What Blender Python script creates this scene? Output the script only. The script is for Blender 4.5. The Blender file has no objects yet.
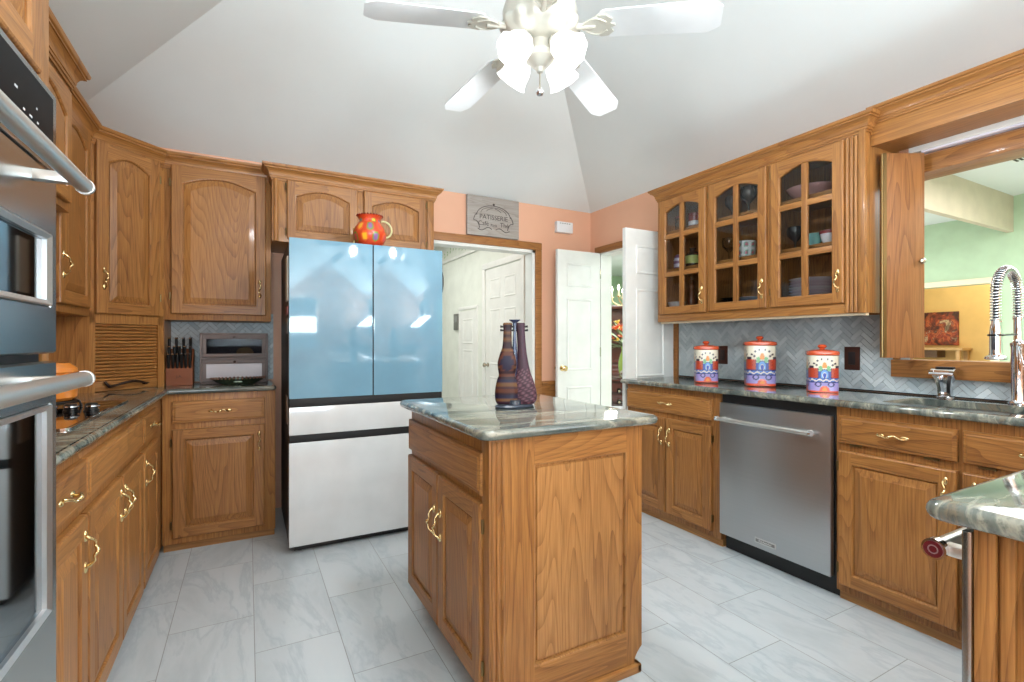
import bpy, bmesh, math, random
from mathutils import Vector, Matrix
random.seed(7)
PI = math.pi
S = bpy.context.scene
COL = S.collection

# ------------------------------------------------------------------ camera, world, main lights, exposure
YAW = math.atan(264 / 492.)
cd = bpy.data.cameras.new('camera'); cam = bpy.data.objects.new('camera', cd); COL.objects.link(cam)
cd.sensor_fit = 'HORIZONTAL'; cd.sensor_width = 36.0; cd.lens = 492. / 1024 * 36.0
cd.shift_y = 1. / 1024; cd.clip_start = 0.02
cam.location = (0, 0, 1.2); cam.rotation_euler = (PI / 2, 0, -YAW)
S.camera = cam
S.view_settings.view_transform = 'Standard'; S.view_settings.look = 'None'
S.view_settings.gamma = 1; S.view_settings.use_curve_mapping = False
S.view_settings.exposure = 0.30
W = bpy.data.worlds.new('world'); S.world = W; W.use_nodes = True
W.node_tree.nodes['Background'].inputs[0].default_value = (0.80, 0.90, 1.0, 1)
W.node_tree.nodes['Background'].inputs[1].default_value = 1.0

def light(name, kind, loc, power, color=(1, 1, 1), size=0.1, size_y=None, rot=(0, 0, 0)):
    d = bpy.data.lights.new(name, kind); o = bpy.data.objects.new(name, d); COL.objects.link(o)
    d.energy = power; d.color = color; o.location = loc; o.rotation_euler = rot
    if kind == 'AREA':
        d.size = size
        if size_y: d.shape = 'RECTANGLE'; d.size_y = size_y
    else: d.shadow_soft_size = size
    return o
# rear daylight, aimed up to brighten the ceiling; the fills below are added
light('daylight_rear_window', 'AREA', (-.25, -2.25, 1.4), 195, (0.76, 0.91, 1.0), 1.3, 1.5, (PI / 2 + 1.22, 0, 0))
light('fill_left', 'AREA', (-.93, -1.0, 1.6), 58, (0.76, 0.91, 1.0), 2.0, 1.1, (PI / 2 + 1.22, 0, -PI / 2))  # added fill aimed up, set at a made-up left window
light('fill_right', 'AREA', (2.93, -1.35, 1.6), 205, (0.76, 0.91, 1.0), 1.4, 1.1, (PI / 2 + 1.1, 0, PI / 2))  # added fill that evens out the left ceiling slope; its window is made up
light('fill_hall', 'AREA', (1.3, 5.6, 2.6), 31, (1.0, 1.0, 0.97), 1.2, 2.4, (0, 0, 0))  # added fill under the hall ceiling, not a real source
light('fill_family_room', 'AREA', (5.4, 0.2, 2.8), 150, (1, 0.99, 0.98), 3.0, 3.0, (0, 0, 0))  # added overhead fill to brighten the family room
light('fill_dining', 'AREA', (5.6, 5.6, 2.65), 210, (1, 0.98, 0.95), 2.4, 2.4, (0, 0, 0))  # added overhead fill, brightens the dining room besides its chandelier
light('fill_tan_room', 'POINT', (8.7, 2.9, 2.2), 25, (1, 0.88, 0.68), 0.15)  # added warm fill for the tan room, no fixture there

# ------------------------------------------------------------------ materials
def lin(c): return tuple(((x / 255.) / 12.92 if x / 255. <= .04045 else ((x / 255. + .055) / 1.055) ** 2.4) for x in c)
class NT:
    def __init__(s, name):
        s.m = bpy.data.materials.new(name); s.m.use_nodes = True; s.t = s.m.node_tree
        s.b = s.t.nodes['Principled BSDF']
    def n(s, typ, **kw):
        x = s.t.nodes.new(typ)
        for k, v in kw.items():
            if k.startswith('i_'):
                key = k[2:]
                x.inputs[int(key) if key.isdigit() else key.replace('_', ' ')].default_value = v
            else: setattr(x, k, v)
        return x
    def l(s, a, b): s.t.links.new(a, b)
    def math(s, op, a, b=None):
        x = s.n('ShaderNodeMath', operation=op)
        for i, v in enumerate((a, b)):
            if v is None: continue
            if isinstance(v, (int, float)): x.inputs[i].default_value = v
            else: s.l(v, x.inputs[i])
        return x.outputs[0]
    def ramp(s, fac, stops, interp='LINEAR'):
        r = s.n('ShaderNodeValToRGB'); r.color_ramp.interpolation = interp
        e = r.color_ramp.elements
        while len(e) < len(stops): e.new(0.5)
        for i, (p, c) in enumerate(stops):
            e[i].position = p; e[i].color = (*c, 1) if len(c) == 3 else c
        s.l(fac, r.inputs[0]); return r.outputs[0]
    def mix(s, fac, a, b, mode='MIX'):
        x = s.n('ShaderNodeMix', data_type='RGBA', blend_type=mode)
        for sock, v in ((x.inputs[0], fac), (x.inputs[6], a), (x.inputs[7], b)):
            if isinstance(v, (int, float)): sock.default_value = v
            elif isinstance(v, tuple): sock.default_value = (*v[:3], 1)
            else: s.l(v, sock)
        return x.outputs[2]
    def coord(s, kind='Object', scale=(1, 1, 1), rnd=0):
        tc = s.n('ShaderNodeTexCoord'); mp = s.n('ShaderNodeMapping'); mp.inputs['Scale'].default_value = scale
        out = tc.outputs[kind]
        if rnd:
            oi = s.n('ShaderNodeObjectInfo'); v = s.n('ShaderNodeVectorMath', operation='ADD')
            m = s.n('ShaderNodeMath', operation='MULTIPLY'); m.inputs[1].default_value = rnd
            s.l(oi.outputs['Random'], m.inputs[0]); s.l(out, v.inputs[0]); s.l(m.outputs[0], v.inputs[1]); out = v.outputs[0]
        s.l(out, mp.inputs[0]); return mp.outputs[0]
    def noise(s, vec, scale, detail=4, rough=.5, dist=0):
        x = s.n('ShaderNodeTexNoise'); x.inputs['Scale'].default_value = scale; x.inputs['Detail'].default_value = detail
        x.inputs['Roughness'].default_value = rough; x.inputs['Distortion'].default_value = dist
        s.l(vec, x.inputs['Vector']); return x.outputs['Fac']
    def bump(s, h, strength, dist=.01):
        b = s.n('ShaderNodeBump'); b.inputs['Strength'].default_value = strength; b.inputs['Distance'].default_value = dist
        s.l(h, b.inputs['Height']); s.l(b.outputs[0], s.b.inputs['Normal'])
    def base(s, c):
        if isinstance(c, tuple): s.b.inputs['Base Color'].default_value = (*c[:3], 1)
        else: s.l(c, s.b.inputs['Base Color'])
    def set(s, rough=.5, metal=0, coat=0, spec=None, **kw):
        s.b.inputs['Roughness'].default_value = rough; s.b.inputs['Metallic'].default_value = metal
        s.b.inputs['Coat Weight'].default_value = coat; s.b.inputs['Coat Roughness'].default_value = .08
        if spec is not None: s.b.inputs['Specular IOR Level'].default_value = spec
        return s.m

def plain(name, c, rough=.5, metal=0, coat=0, bump=0, bscale=200, var=1.0):
    t = NT(name); c = lin(c)
    v = t.coord('Object'); nz = t.noise(v, 6, 3)
    col = t.ramp(nz, [(.3, tuple(x * (1 - .06 * var) for x in c)), (.7, tuple(min(1, x * (1 + .04 * var)) for x in c))]); t.base(col)
    if bump: t.bump(t.noise(v, bscale, 3), bump, .002)
    return t.set(rough, metal, coat)

def matte(name, c):
    m = plain(name, c, .5); m.node_tree.nodes['Principled BSDF'].inputs['Specular IOR Level'].default_value = .08; return m
def oak(name, axis, light_=(177, 122, 64), dark=(106, 64, 29), amp=1.0, freq=34.0, k=.10):
    t = NT(name)
    st = {'x': (k, 1, 1), 'y': (1, k, 1), 'z': (1, 1, k)}[axis]
    v = t.coord('Object', st, 7.3)
    n1 = t.noise(v, 4.2, 2, .45, .25)
    saw = t.math('FRACT', t.math('MULTIPLY', n1, freq))           # growth rings: slow rise, sharp dark edge
    line = t.math('POWER', saw, 3.0)
    st2 = {'x': (.03, 1, 1), 'y': (1, .03, 1), 'z': (1, 1, .03)}[axis]
    v2 = t.coord('Object', st2, 3.1)
    pores = t.noise(v2, 190, 3, .65)
    tone = t.noise(v, 1.7, 2)
    f = t.math('ADD', t.math('MULTIPLY', line, -.17 * amp), t.math('ADD', t.math('MULTIPLY', pores, .62), t.math('MULTIPLY', tone, .42)))
    c = t.ramp(f, [(.22, lin(dark)), (.46, lin(tuple((a * .6 + b * .4) for a, b in zip(light_, dark)))), (.66, lin(light_))])
    t.base(c); t.bump(pores, .10, .001)
    return t.set(.42, 0, .08, .4)
OAK = {a: oak('oak_' + a, a) for a in 'xyz'}
OAKD = {a: oak('oak_toe_board_' + a, a, (170, 122, 68), (118, 78, 40)) for a in 'xz'}
WALN = oak('brown_stained_oak', 'x', (174, 118, 64), (124, 78, 38))
WALNY = oak('brown_stained_oak_long', 'y', (174, 118, 64), (124, 78, 38))
SHUT = oak('brown_shutter_veneer', 'z', (158, 106, 60), (106, 65, 34), 1.3, 22.0, .14)
VENEER = oak('flat_cut_oak_veneer', 'z', (178, 126, 72), (112, 71, 36), 1.1, 24.0, .17)

def granite():
    t = NT('green_grey_granite'); v = t.coord('Object', (1, 1, 1)); 
    w = t.noise(v, 2.2, 3, .55, .8)
    mp = t.n('ShaderNodeMapping'); mp.inputs['Scale'].default_value = (.7, 5.0, 2); mp.inputs['Rotation'].default_value = (0, 0, .9)
    t.l(v, mp.inputs[0])
    n = t.noise(mp.outputs[0], 2.0, 7, .58, .7)
    c = t.ramp(n, [(.28, lin((42, 47, 47))), (.40, lin((82, 88, 83))), (.47, lin((112, 115, 105))), (.505, lin((146, 143, 128))), (.55, lin((94, 99, 92))), (.63, lin((114, 104, 87))), (.68, lin((68, 74, 72))), (.8, lin((48, 53, 53)))])
    sp = t.noise(v, 90, 3, .7)
    c = t.mix(t.ramp(sp, [(.52, (0, 0, 0)), (.68, (.5, .5, .5))]), c, lin((60, 66, 62)))
    t.base(c); return t.set(.06, 0, .4)
GRAN = granite()

def floor_mat():
    t = NT('marble_look_porcelain_tile'); tc = t.n('ShaderNodeTexCoord'); sp = t.n('ShaderNodeSeparateXYZ'); t.l(tc.outputs['Object'], sp.inputs[0])
    tx = t.math('DIVIDE', t.math('ADD', sp.outputs[0], .288 + .311 * 60), .311)
    ix = t.math('FLOOR', tx); fx = t.math('FRACT', tx)
    ty = t.math('ADD', t.math('DIVIDE', t.math('ADD', sp.outputs[1], -2.44 + .603 * 40), .603), t.math('MULTIPLY', ix, .5))
    iy = t.math('FLOOR', ty); fy = t.math('FRACT', ty)
    def edge(f, w):
        a = t.math('LESS_THAN', f, w); b = t.math('GREATER_THAN', f, 1 - w); return t.math('MAXIMUM', a, b)
    g = t.math('MAXIMUM', edge(fx, .0052), edge(fy, .0027))
    cb = t.n('ShaderNodeCombineXYZ'); t.l(ix, cb.inputs[0]); t.l(iy, cb.inputs[1])
    wn = t.n('ShaderNodeTexWhiteNoise', noise_dimensions='2D'); t.l(cb.outputs[0], wn.inputs['Vector'])
    off = t.n('ShaderNodeVectorMath', operation='MULTIPLY'); t.l(wn.outputs['Color'], off.inputs[0]); off.inputs[1].default_value = (7, 7, 7)
    add = t.n('ShaderNodeVectorMath', operation='ADD'); t.l(tc.outputs['Object'], add.inputs[0]); t.l(off.outputs[0], add.inputs[1])
    mp = t.n('ShaderNodeMapping'); mp.inputs['Scale'].default_value = (2.6, .75, 1); mp.inputs['Rotation'].default_value = (0, 0, .95); t.l(add.outputs[0], mp.inputs[0])
    n = t.noise(mp.outputs[0], 1.7, 7, .6, .45)
    c = t.ramp(n, [(.30, lin((178, 184, 187))), (.46, lin((191, 197, 199))), (.50, lin((179, 186, 190))), (.54, lin((193, 199, 201))), (.75, lin((199, 204, 205)))])
    c = t.mix(t.math('MULTIPLY', wn.outputs['Value'], .12), c, lin((196, 199, 200)))
    c = t.mix(g, c, lin((138, 138, 136)))
    t.base(c); m = t.set(.22, 0, 0)
    t.l(t.math('ADD', t.math('MULTIPLY', g, .5), .2), t.b.inputs['Roughness'])
    return m
FLOOR = floor_mat()
PEACH = plain('peach_paint', (224, 172, 142), .6, 0, 0, .1, 250, .3)
CEIL = plain('white_ceiling_texture', (226, 229, 227), .85, 0, 0, .25, 160, .15)
WHITE = plain('white_gloss_paint', (232, 233, 228), .35)
OFFW = plain('off_white_paint', (228, 230, 214), .6)
HALLW = plain('pale_green_hall_paint', (226, 230, 220), .6)
SAGE = plain('sage_green_paint', (186, 212, 180), .6)
TAN = plain('tan_paint', (226, 190, 122), .6)
BEIGE = plain('beige_beam_paint', (208, 192, 168), .6)
CREAM = plain('cream_trim_paint', (240, 226, 196), .5)
BRASS = plain('polished_brass', (232, 206, 150), .2, 1)
ABRASS = plain('aged_brass', (120, 100, 66), .35, 1)
CHROME = plain('chrome', (225, 226, 230), .06, 1)
NICKEL = plain('brushed_pewter', (190, 184, 168), .25, 1)
BLACK = plain('black_plastic', (16, 16, 17), .35)
GAP = plain('dark_gap', (10, 9, 9), .6)
OGLASS = plain('mirror_tinted_oven_glass', (128, 142, 150), .04, 1)
BGLASS = plain('black_glass', (8, 9, 10), .03, 0, .5)
IRON = plain('wrought_iron', (52, 34, 26), .45, .6)
BRONZE = plain('oil_rubbed_bronze_plate', (78, 46, 36), .4, .5)
GROUT = plain('dark_grout', (88, 92, 92), .8)
FRBLUE = plain('blue_fridge_glass', (116, 156, 176), .05, 0, .6)
FRWHITE = plain('white_fridge_glass', (214, 215, 214), .12, 0, .5)
FRSIDE = plain('charcoal_fridge_side', (58, 50, 46), .45, .3)
def steel(name, c, rough, axis):
    t = NT(name); sc = {'x': (1, 300, 300), 'y': (300, 1, 300), 'z': (300, 300, 1)}[axis]
    n = t.noise(t.coord('Object', sc), 1.0, 3); c = lin(c)
    t.base(t.ramp(n, [(.3, tuple(x * .96 for x in c)), (.7, c)])); t.set(rough, 1)
    t.l(t.math('ADD', t.math('MULTIPLY', n, .06), rough - .03), t.b.inputs['Roughness']); return t.m
STEEL = steel('brushed_stainless', (186, 187, 188), .34, 'x')
STEELV = steel('polished_oven_stainless', (176, 182, 184), .22, 'x')
TRIMM = plain('satin_bright_trim', (204, 206, 207), .3, .9)
HANDLE = steel('handle_stainless', (214, 213, 208), .36, 'x')
def glass(name, tint=(.9, .92, .92), refl=1.0):
    t = NT(name); t.t.nodes.remove(t.b)
    out = [n for n in t.t.nodes if n.type == 'OUTPUT_MATERIAL'][0]
    tr = t.n('ShaderNodeBsdfTransparent'); tr.inputs[0].default_value = (*tint, 1)
    gl = t.n('ShaderNodeBsdfGlossy'); gl.inputs['Roughness'].default_value = .02
    fr = t.n('ShaderNodeFresnel'); fr.inputs[0].default_value = 1.35
    mx = t.n('ShaderNodeMixShader'); t.l(t.math('MULTIPLY', fr.outputs[0], refl), mx.inputs[0]); t.l(tr.outputs[0], mx.inputs[1]); t.l(gl.outputs[0], mx.inputs[2])
    t.l(mx.outputs[0], out.inputs[0]); return t.m
GLASS = glass('cabinet_glass')
CLEAR = glass('clear_glassware', (.82, .86, .86), 1.6)
SMOKE = glass('smoked_plastic_window', (.55, .55, .58), .12)
def emit(name, c, strength):
    t = NT(name); t.base(c); t.b.inputs['Emission Color'].default_value = (*c, 1); t.b.inputs['Emission Strength'].default_value = strength
    return t.set(.4)
SHADE = emit('lit_frosted_glass', (1, .985, .96), .85)
BULB = emit('lit_bulb', (1, .93, .8), 6.0)
CORNERT = None
def vcol(name, rough=.2, coat=.4):
    t = NT(name); a = t.n('ShaderNodeAttribute', attribute_name='Col'); t.base(a.outputs['Color']); return t.set(rough, 0, coat)
PAINTED = vcol('painted_ceramic', .3, .2)
PAINTEDM = vcol('painted_mosaic', .4, 0); PAINTEDM.node_tree.nodes['Principled BSDF'].inputs['Specular IOR Level'].default_value = .25
def tilemat():
    t = NT('grey_blue_herringbone_tile'); g = t.n('ShaderNodeNewGeometry')
    c = t.ramp(g.outputs['Random Per Island'], [(0, lin((176, 188, 193))), (.5, lin((194, 204, 207))), (1, lin((212, 220, 222)))])
    n = t.noise(t.coord('Object', (1, 1, 1)), 14, 3)
    c = t.mix(t.math('MULTIPLY', n, .25), c, lin((130, 144, 150)))
    t.base(c); return t.set(.42, 0, 0)
TILE = tilemat()

# ------------------------------------------------------------------ mesh builder
class MB:
    def __init__(s): s.v = []; s.f = []; s.m = []; s.c = []
    def add(s, vs, fs, mi=0, cols=None):
        o = len(s.v); s.v += [tuple(v) for v in vs]
        s.f += [tuple(i + o for i in f) for f in fs]; s.m += [mi] * len(fs)
        s.c += (cols if cols else [(1, 1, 1)] * len(vs)); return s
    def box(s, x0, y0, z0, x1, y1, z1, mi=0, b=0):
        x0, x1 = min(x0, x1), max(x0, x1); y0, y1 = min(y0, y1), max(y0, y1); z0, z1 = min(z0, z1), max(z0, z1)
        b = min(b, (x1 - x0) * .45, (y1 - y0) * .45, (z1 - z0) * .45)
        if b <= 0:
            vs = [(x, y, z) for z in (z0, z1) for y in (y0, y1) for x in (x0, x1)]
            return s.add(vs, [(0, 2, 3, 1), (4, 5, 7, 6), (0, 1, 5, 4), (2, 6, 7, 3), (0, 4, 6, 2), (1, 3, 7, 5)], mi)
        bm = bmesh.new(); bmesh.ops.create_cube(bm, size=1)
        for v in bm.verts: v.co = ((x0 + x1) / 2 + v.co.x * (x1 - x0), (y0 + y1) / 2 + v.co.y * (y1 - y0), (z0 + z1) / 2 + v.co.z * (z1 - z0))
        bmesh.ops.bevel(bm, geom=bm.edges[:], offset=b, segments=2, profile=.6, affect='EDGES')
        bm.verts.ensure_lookup_table()
        s.add([v.co[:] for v in bm.verts], [[v.index for v in f.verts] for f in bm.faces], mi); bm.free(); return s
    def prism(s, poly, a, b, axis='z', mi=0):
        """extrude a 2D polygon along an axis; poly axes: z->(x,y), y->(x,z), x->(y,z)"""
        mk = {'z': lambda p, t: (p[0], p[1], t), 'y': lambda p, t: (p[0], t, p[1]), 'x': lambda p, t: (t, p[0], p[1])}[axis]
        n = len(poly); vs = [mk(p, a) for p in poly] + [mk(p, b) for p in poly]
        s.add(vs, [tuple(range(n))[::-1], tuple(range(n, 2 * n))] + [(i, (i + 1) % n, n + (i + 1) % n, n + i) for i in range(n)], mi); return s
    def rings(s, rs, mi=0, cap0=True, cap1=True, closed=True):
        n = len(rs[0]); vs = [p for r in rs for p in r]; fs = []
        for k in range(len(rs) - 1):
            for i in range(n if closed else n - 1):
                j = (i + 1) % n; fs.append((k * n + i, k * n + j, (k + 1) * n + j, (k + 1) * n + i))
        if cap0: fs.append(tuple(range(n))[::-1])
        if cap1: fs.append(tuple(range((len(rs) - 1) * n, len(rs) * n)))
        return s.add(vs, fs, mi)
    def lathe(s, prof, seg=24, mi=0, c=(0, 0, 0), col=None, sq=None, sx=1, sy=1, rot=0):
        """prof: [(r,z)]; col(theta 0..1, t 0..1) -> rgb"""
        vs = []; cs = []; n = len(prof)
        for k, (r, z) in enumerate(prof):
            for i in range(seg):
                a = 2 * PI * i / seg; rr = r
                if sq: rr = r / ((abs(math.cos(a)) ** sq + abs(math.sin(a)) ** sq) ** (1. / sq))
                x, y = rr * math.cos(a) * sx, rr * math.sin(a) * sy
                vs.append((c[0] + x * math.cos(rot) - y * math.sin(rot), c[1] + x * math.sin(rot) + y * math.cos(rot), c[2] + z))
                cs.append(col(i / seg, k, n, z) if col else (1, 1, 1))
        fs = [(k * seg + i, k * seg + (i + 1) % seg, (k + 1) * seg + (i + 1) % seg, (k + 1) * seg + i) for k in range(n - 1) for i in range(seg)]
        if prof[0][0] > 1e-5: fs.append(tuple(range(seg))[::-1])
        if prof[-1][0] > 1e-5: fs.append(tuple(range((n - 1) * seg, n * seg)))
        return s.add(vs, fs, mi, cs)
    def tube(s, path, r, seg=10, mi=0, closed=False):
        P = [Vector(p) for p in path]; n = len(P); R = r if isinstance(r, (list, tuple)) else [r] * n
        up = None; rs = []
        for i in range(n):
            if closed: d = P[(i + 1) % n] - P[i - 1]
            else: d = P[min(i + 1, n - 1)] - P[max(i - 1, 0)]
            d.normalize()
            if up is None: up = d.orthogonal().normalized()
            else:
                up = up - d * up.dot(d)
                up = up.normalized() if up.length > 1e-6 else d.orthogonal().normalized()
            w = d.cross(up)
            rs.append([tuple(P[i] + (up * math.cos(2 * PI * k / seg) + w * math.sin(2 * PI * k / seg)) * R[i]) for k in range(seg)])
        if closed: rs.append(rs[0])
        return s.rings(rs, mi, not closed, not closed)
    def build(s, name, mats, parent=None, loc=None, rot=None, angle=25, **props):
        me = bpy.data.meshes.new(name); me.from_pydata(s.v, [], s.f)
        for m in (mats if isinstance(mats, (list, tuple)) else [mats]): me.materials.append(m)
        me.polygons.foreach_set('material_index', s.m)
        if any(c != (1, 1, 1) for c in s.c):
            a = me.color_attributes.new('Col', 'FLOAT_COLOR', 'POINT')
            a.data.foreach_set('color', [x for c in s.c for x in (*c, 1)])
        bm = bmesh.new(); bm.from_mesh(me); bmesh.ops.recalc_face_normals(bm, faces=bm.faces); bm.to_mesh(me); bm.free()
        me.shade_smooth(); me.set_sharp_from_angle(angle=math.radians(angle)); me.update()
        o = bpy.data.objects.new(name, me); COL.objects.link(o)
        if parent: o.parent = parent
        if loc: o.location = loc
        if rot: o.rotation_euler = rot
        for k, v in props.items(): o[k] = v
        return o

def thing(name, label, cat, loc=(0, 0, 0), rz=0, group=None, kind=None):
    o = bpy.data.objects.new(name, None); COL.objects.link(o); o.location = loc; o.rotation_euler = (0, 0, rz); o.empty_display_size = .05
    return tag(o, label, cat, group, kind)
def tag(o, label=None, cat=None, group=None, kind=None):
    if label: o['label'] = label
    if cat: o['category'] = cat
    if group: o['group'] = group
    if kind: o['kind'] = kind
    return o
def struct(o): o['kind'] = 'structure'; return o
def copy_tree(o, parent=None, **kw):
    c = o.copy(); COL.objects.link(c)
    if parent: c.parent = parent
    for ch in list(o.children): copy_tree(ch, c)
    for k, v in kw.items(): c[k] = v
    return c
def offset_poly(P, d):
    """positive d grows a CCW polygon"""
    n = len(P); out = []
    for i in range(n):
        a, b, c = Vector(P[i - 1]), Vector(P[i]), Vector(P[(i + 1) % n])
        d1 = (b - a).normalized(); d2 = (c - b).normalized()
        n1 = Vector((d1.y, -d1.x)); n2 = Vector((d2.y, -d2.x)); m = (n1 + n2) / max(.25, 1 + n1.dot(n2))
        out.append(tuple(b + m * d))
    return out
def round_poly(P, R, seg=5):
    n = len(P); out = []
    for i in range(n):
        r = R[i] if isinstance(R, (list, tuple)) else R
        a, b, c = Vector(P[i - 1]), Vector(P[i]), Vector(P[(i + 1) % n])
        if r <= 0: out.append(tuple(b)); continue
        d1 = (a - b).normalized(); d2 = (c - b).normalized()
        p1 = b + d1 * r; p2 = b + d2 * r
        for k in range(seg + 1):
            t = k / seg; out.append(tuple(p1 * (1 - t) ** 2 + b * 2 * t * (1 - t) + p2 * t * t))
    return out
def sweep(mb, path, prof, mi=0, closed=False):
    """path of (x,y); prof of (out,z), out to the right-hand side of the path"""
    n = len(path); P = [Vector(p) for p in path]; rs = []
    for i in range(n):
        if closed or 0 < i < n - 1:
            d1 = (P[i] - P[i - 1]).normalized(); d2 = (P[(i + 1) % n] - P[i]).normalized()
        else:
            d1 = d2 = (P[min(i + 1, n - 1)] - P[max(i - 1, 0)]).normalized()
        n1 = Vector((d1.y, -d1.x)); n2 = Vector((d2.y, -d2.x)); m = (n1 + n2) / max(.25, 1 + n1.dot(n2))
        rs.append([(P[i].x + m.x * o, P[i].y + m.y * o, z) for o, z in prof])
    if closed: rs.append(rs[0])
    return mb.rings(rs, mi, not closed, not closed)
def slab(poly, z0, z1, r=None):
    """counter slab with a half-round edge"""
    mb = MB(); h = (z1 - z0) / 2; r = h if r is None else r; rs = []
    for k in range(9):
        a = -PI / 2 + PI * k / 8
        rs.append([(p[0], p[1], (z0 + z1) / 2 + h * math.sin(a)) for p in offset_poly(poly, -r + r * math.cos(a))])
    return mb.rings(rs)
def boolean_cut(o, cutter):
    m = o.modifiers.new('cut', 'BOOLEAN'); m.operation = 'DIFFERENCE'; m.object = cutter; m.solver = 'EXACT'
    dg = bpy.context.evaluated_depsgraph_get(); me = bpy.data.meshes.new_from_object(o.evaluated_get(dg))
    o.modifiers.clear(); o.data = me; bpy.data.objects.remove(cutter)
def text(name, s, size, mat, parent, loc, rot, depth=.0008, align='CENTER'):
    cu = bpy.data.curves.new(name, 'FONT'); cu.body = s; cu.size = size; cu.align_x = align; cu.align_y = 'CENTER'; cu.extrude = depth
    t = bpy.data.objects.new(name, cu); COL.objects.link(t)
    dg = bpy.context.evaluated_depsgraph_get(); me = bpy.data.meshes.new_from_object(t.evaluated_get(dg))
    bpy.data.objects.remove(t); me.materials.clear(); me.materials.append(mat)
    o = bpy.data.objects.new(name, me); COL.objects.link(o); o.parent = parent; o.location = loc; o.rotation_euler = rot; return o

# ------------------------------------------------------------------ cabinetry (local frame: front faces -y, x to the right, z up)
def arch_pts(x0, x1, z0, z1, rise, n=12):
    """outline of a door opening, CCW seen from the front: bottom-left, bottom-right, then the (arched) top right to left"""
    P = [(x0, z0), (x1, z0)]; c = (x0 + x1) / 2; hw = (x1 - x0) / 2
    for k in range(n + 1):
        x = x1 - (x1 - x0) * k / n; u = (x - c) / hw
        P.append((x, z1 + rise * (math.cos(u * PI / 2) ** 1.0 if rise else 0)))
    return P
def frame_front(mb, w, h, op, yf, bev, mi=(0, 1), cap=True):
    """face of a door frame between the outer rectangle and opening outline op; bevelled outer edge"""
    x0, x1, z0 = op[0][0], op[1][0], op[0][1]; top = op[2:]
    b = bev
    X = lambda x: min(max(x, b), w - b)
    F = lambda x, z: (x, yf, z)
    mb.add([F(b, b), F(x0, b), F(x0, h - b), F(b, h - b)], [(0, 1, 2, 3)], mi[0])
    mb.add([F(x1, b), F(w - b, b), F(w - b, h - b), F(x1, h - b)], [(0, 1, 2, 3)], mi[0])
    mb.add([F(x0, b), F(x1, b), F(x1, z0), F(x0, z0)], [(0, 1, 2, 3)], mi[1])
    for (xa, za), (xb, zb) in zip(top[:-1], top[1:]):
        mb.add([F(xa, za), F(xa, h - b), F(xb, h - b), F(xb, zb)], [(0, 1, 2, 3)], mi[1])
    # rounded outer edge and sides back to y=0
    R = lambda i, y: [(i, y, i), (w - i, y, i), (w - i, y, h - i), (i, y, h - i)]
    rs = [R(b, yf), R(b * .75, yf + b * .12), R(b * .3, yf + b * .45), R(0, yf + b), R(0, 0)]
    mb.rings(rs, mi[0], False, cap)
def door(parent, x, z, w, h, rise=0, mats=None, st=.055, handle=None, hinge=None, name='door', t=.02, grain='z', hmat=None, yo=0):
    mats = mats or [OAK['z'], OAK['x']]
    mb = MB(); yf = -t; sw = min(st, w * .24)
    op = arch_pts(sw, w - sw, st, h - st - rise * 1.0, rise)
    frame_front(mb, w, h, op, yf, .006)
    a = lambda d, y: [(p[0], y, p[1]) for p in inset(op, d)]
    mb.rings([a(0, yf), a(.004, yf + .001), a(.008, yf + .006), a(.009, yf + .0128)], 0, False, False)
    d = MB(); mw = min(.032, w * .12)
    d.rings([a(.0075, yf + .0085), a(.009, yf + .0125), a(.012, yf + .0125), a(.0135, yf + .0085), a(.011 + mw, yf + .0015), a(.013 + mw, yf + .0005)], 0, False, True)
    o = mb.build(name, mats, parent, (x, yo, z), angle=20)
    d.build('raised_panel', mats[0], o, angle=8)
    if handle: pull(o, handle[0], handle[1], -t, handle[2] if len(handle) > 2 else 'z')
    if hinge is not None:
        for hz in (h * .12, h * .88):
            m = MB(); xx = -.006 if hinge == 'l' else w + .006
            m.tube([(xx, -.012, hz - .022), (xx, -.012, hz + .022)], .0045, 8); m.box(xx - .004, -.010, hz - .02, xx + .004, -.0005, hz + .02, 0, .001)
            m.build('hinge', hmat or ABRASS, o)
    return o
def inset(op, d):
    x0, x1, z0 = op[0][0], op[1][0], op[0][1]; hw = (x1 - x0) / 2; c = (x0 + x1) / 2; k = (hw - d) / hw
    return [(x0 + d, z0 + d), (x1 - d, z0 + d)] + [(c + (p[0] - c) * k, p[1] - d) for p in op[2:]]
def drawer(parent, x, z, w, h, handle=True, mats=None, name='drawer', t=.02, hx=None):
    mb = MB(); R = lambda i, y: [(i, y, i), (w - i, y, i), (w - i, y, h - i), (i, y, h - i)]
    mb.rings([R(0, 0), R(0, -t + .008), R(.003, -t + .004), R(.012, -t + .003), R(.016, -t), R(.02, -t)], 0)
    o = mb.build(name, mats or [OAK['x']], parent, (x, 0, z), angle=20)
    if handle: pull(o, w / 2 if hx is None else hx, h / 2, -t, 'x')
    return o
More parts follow.
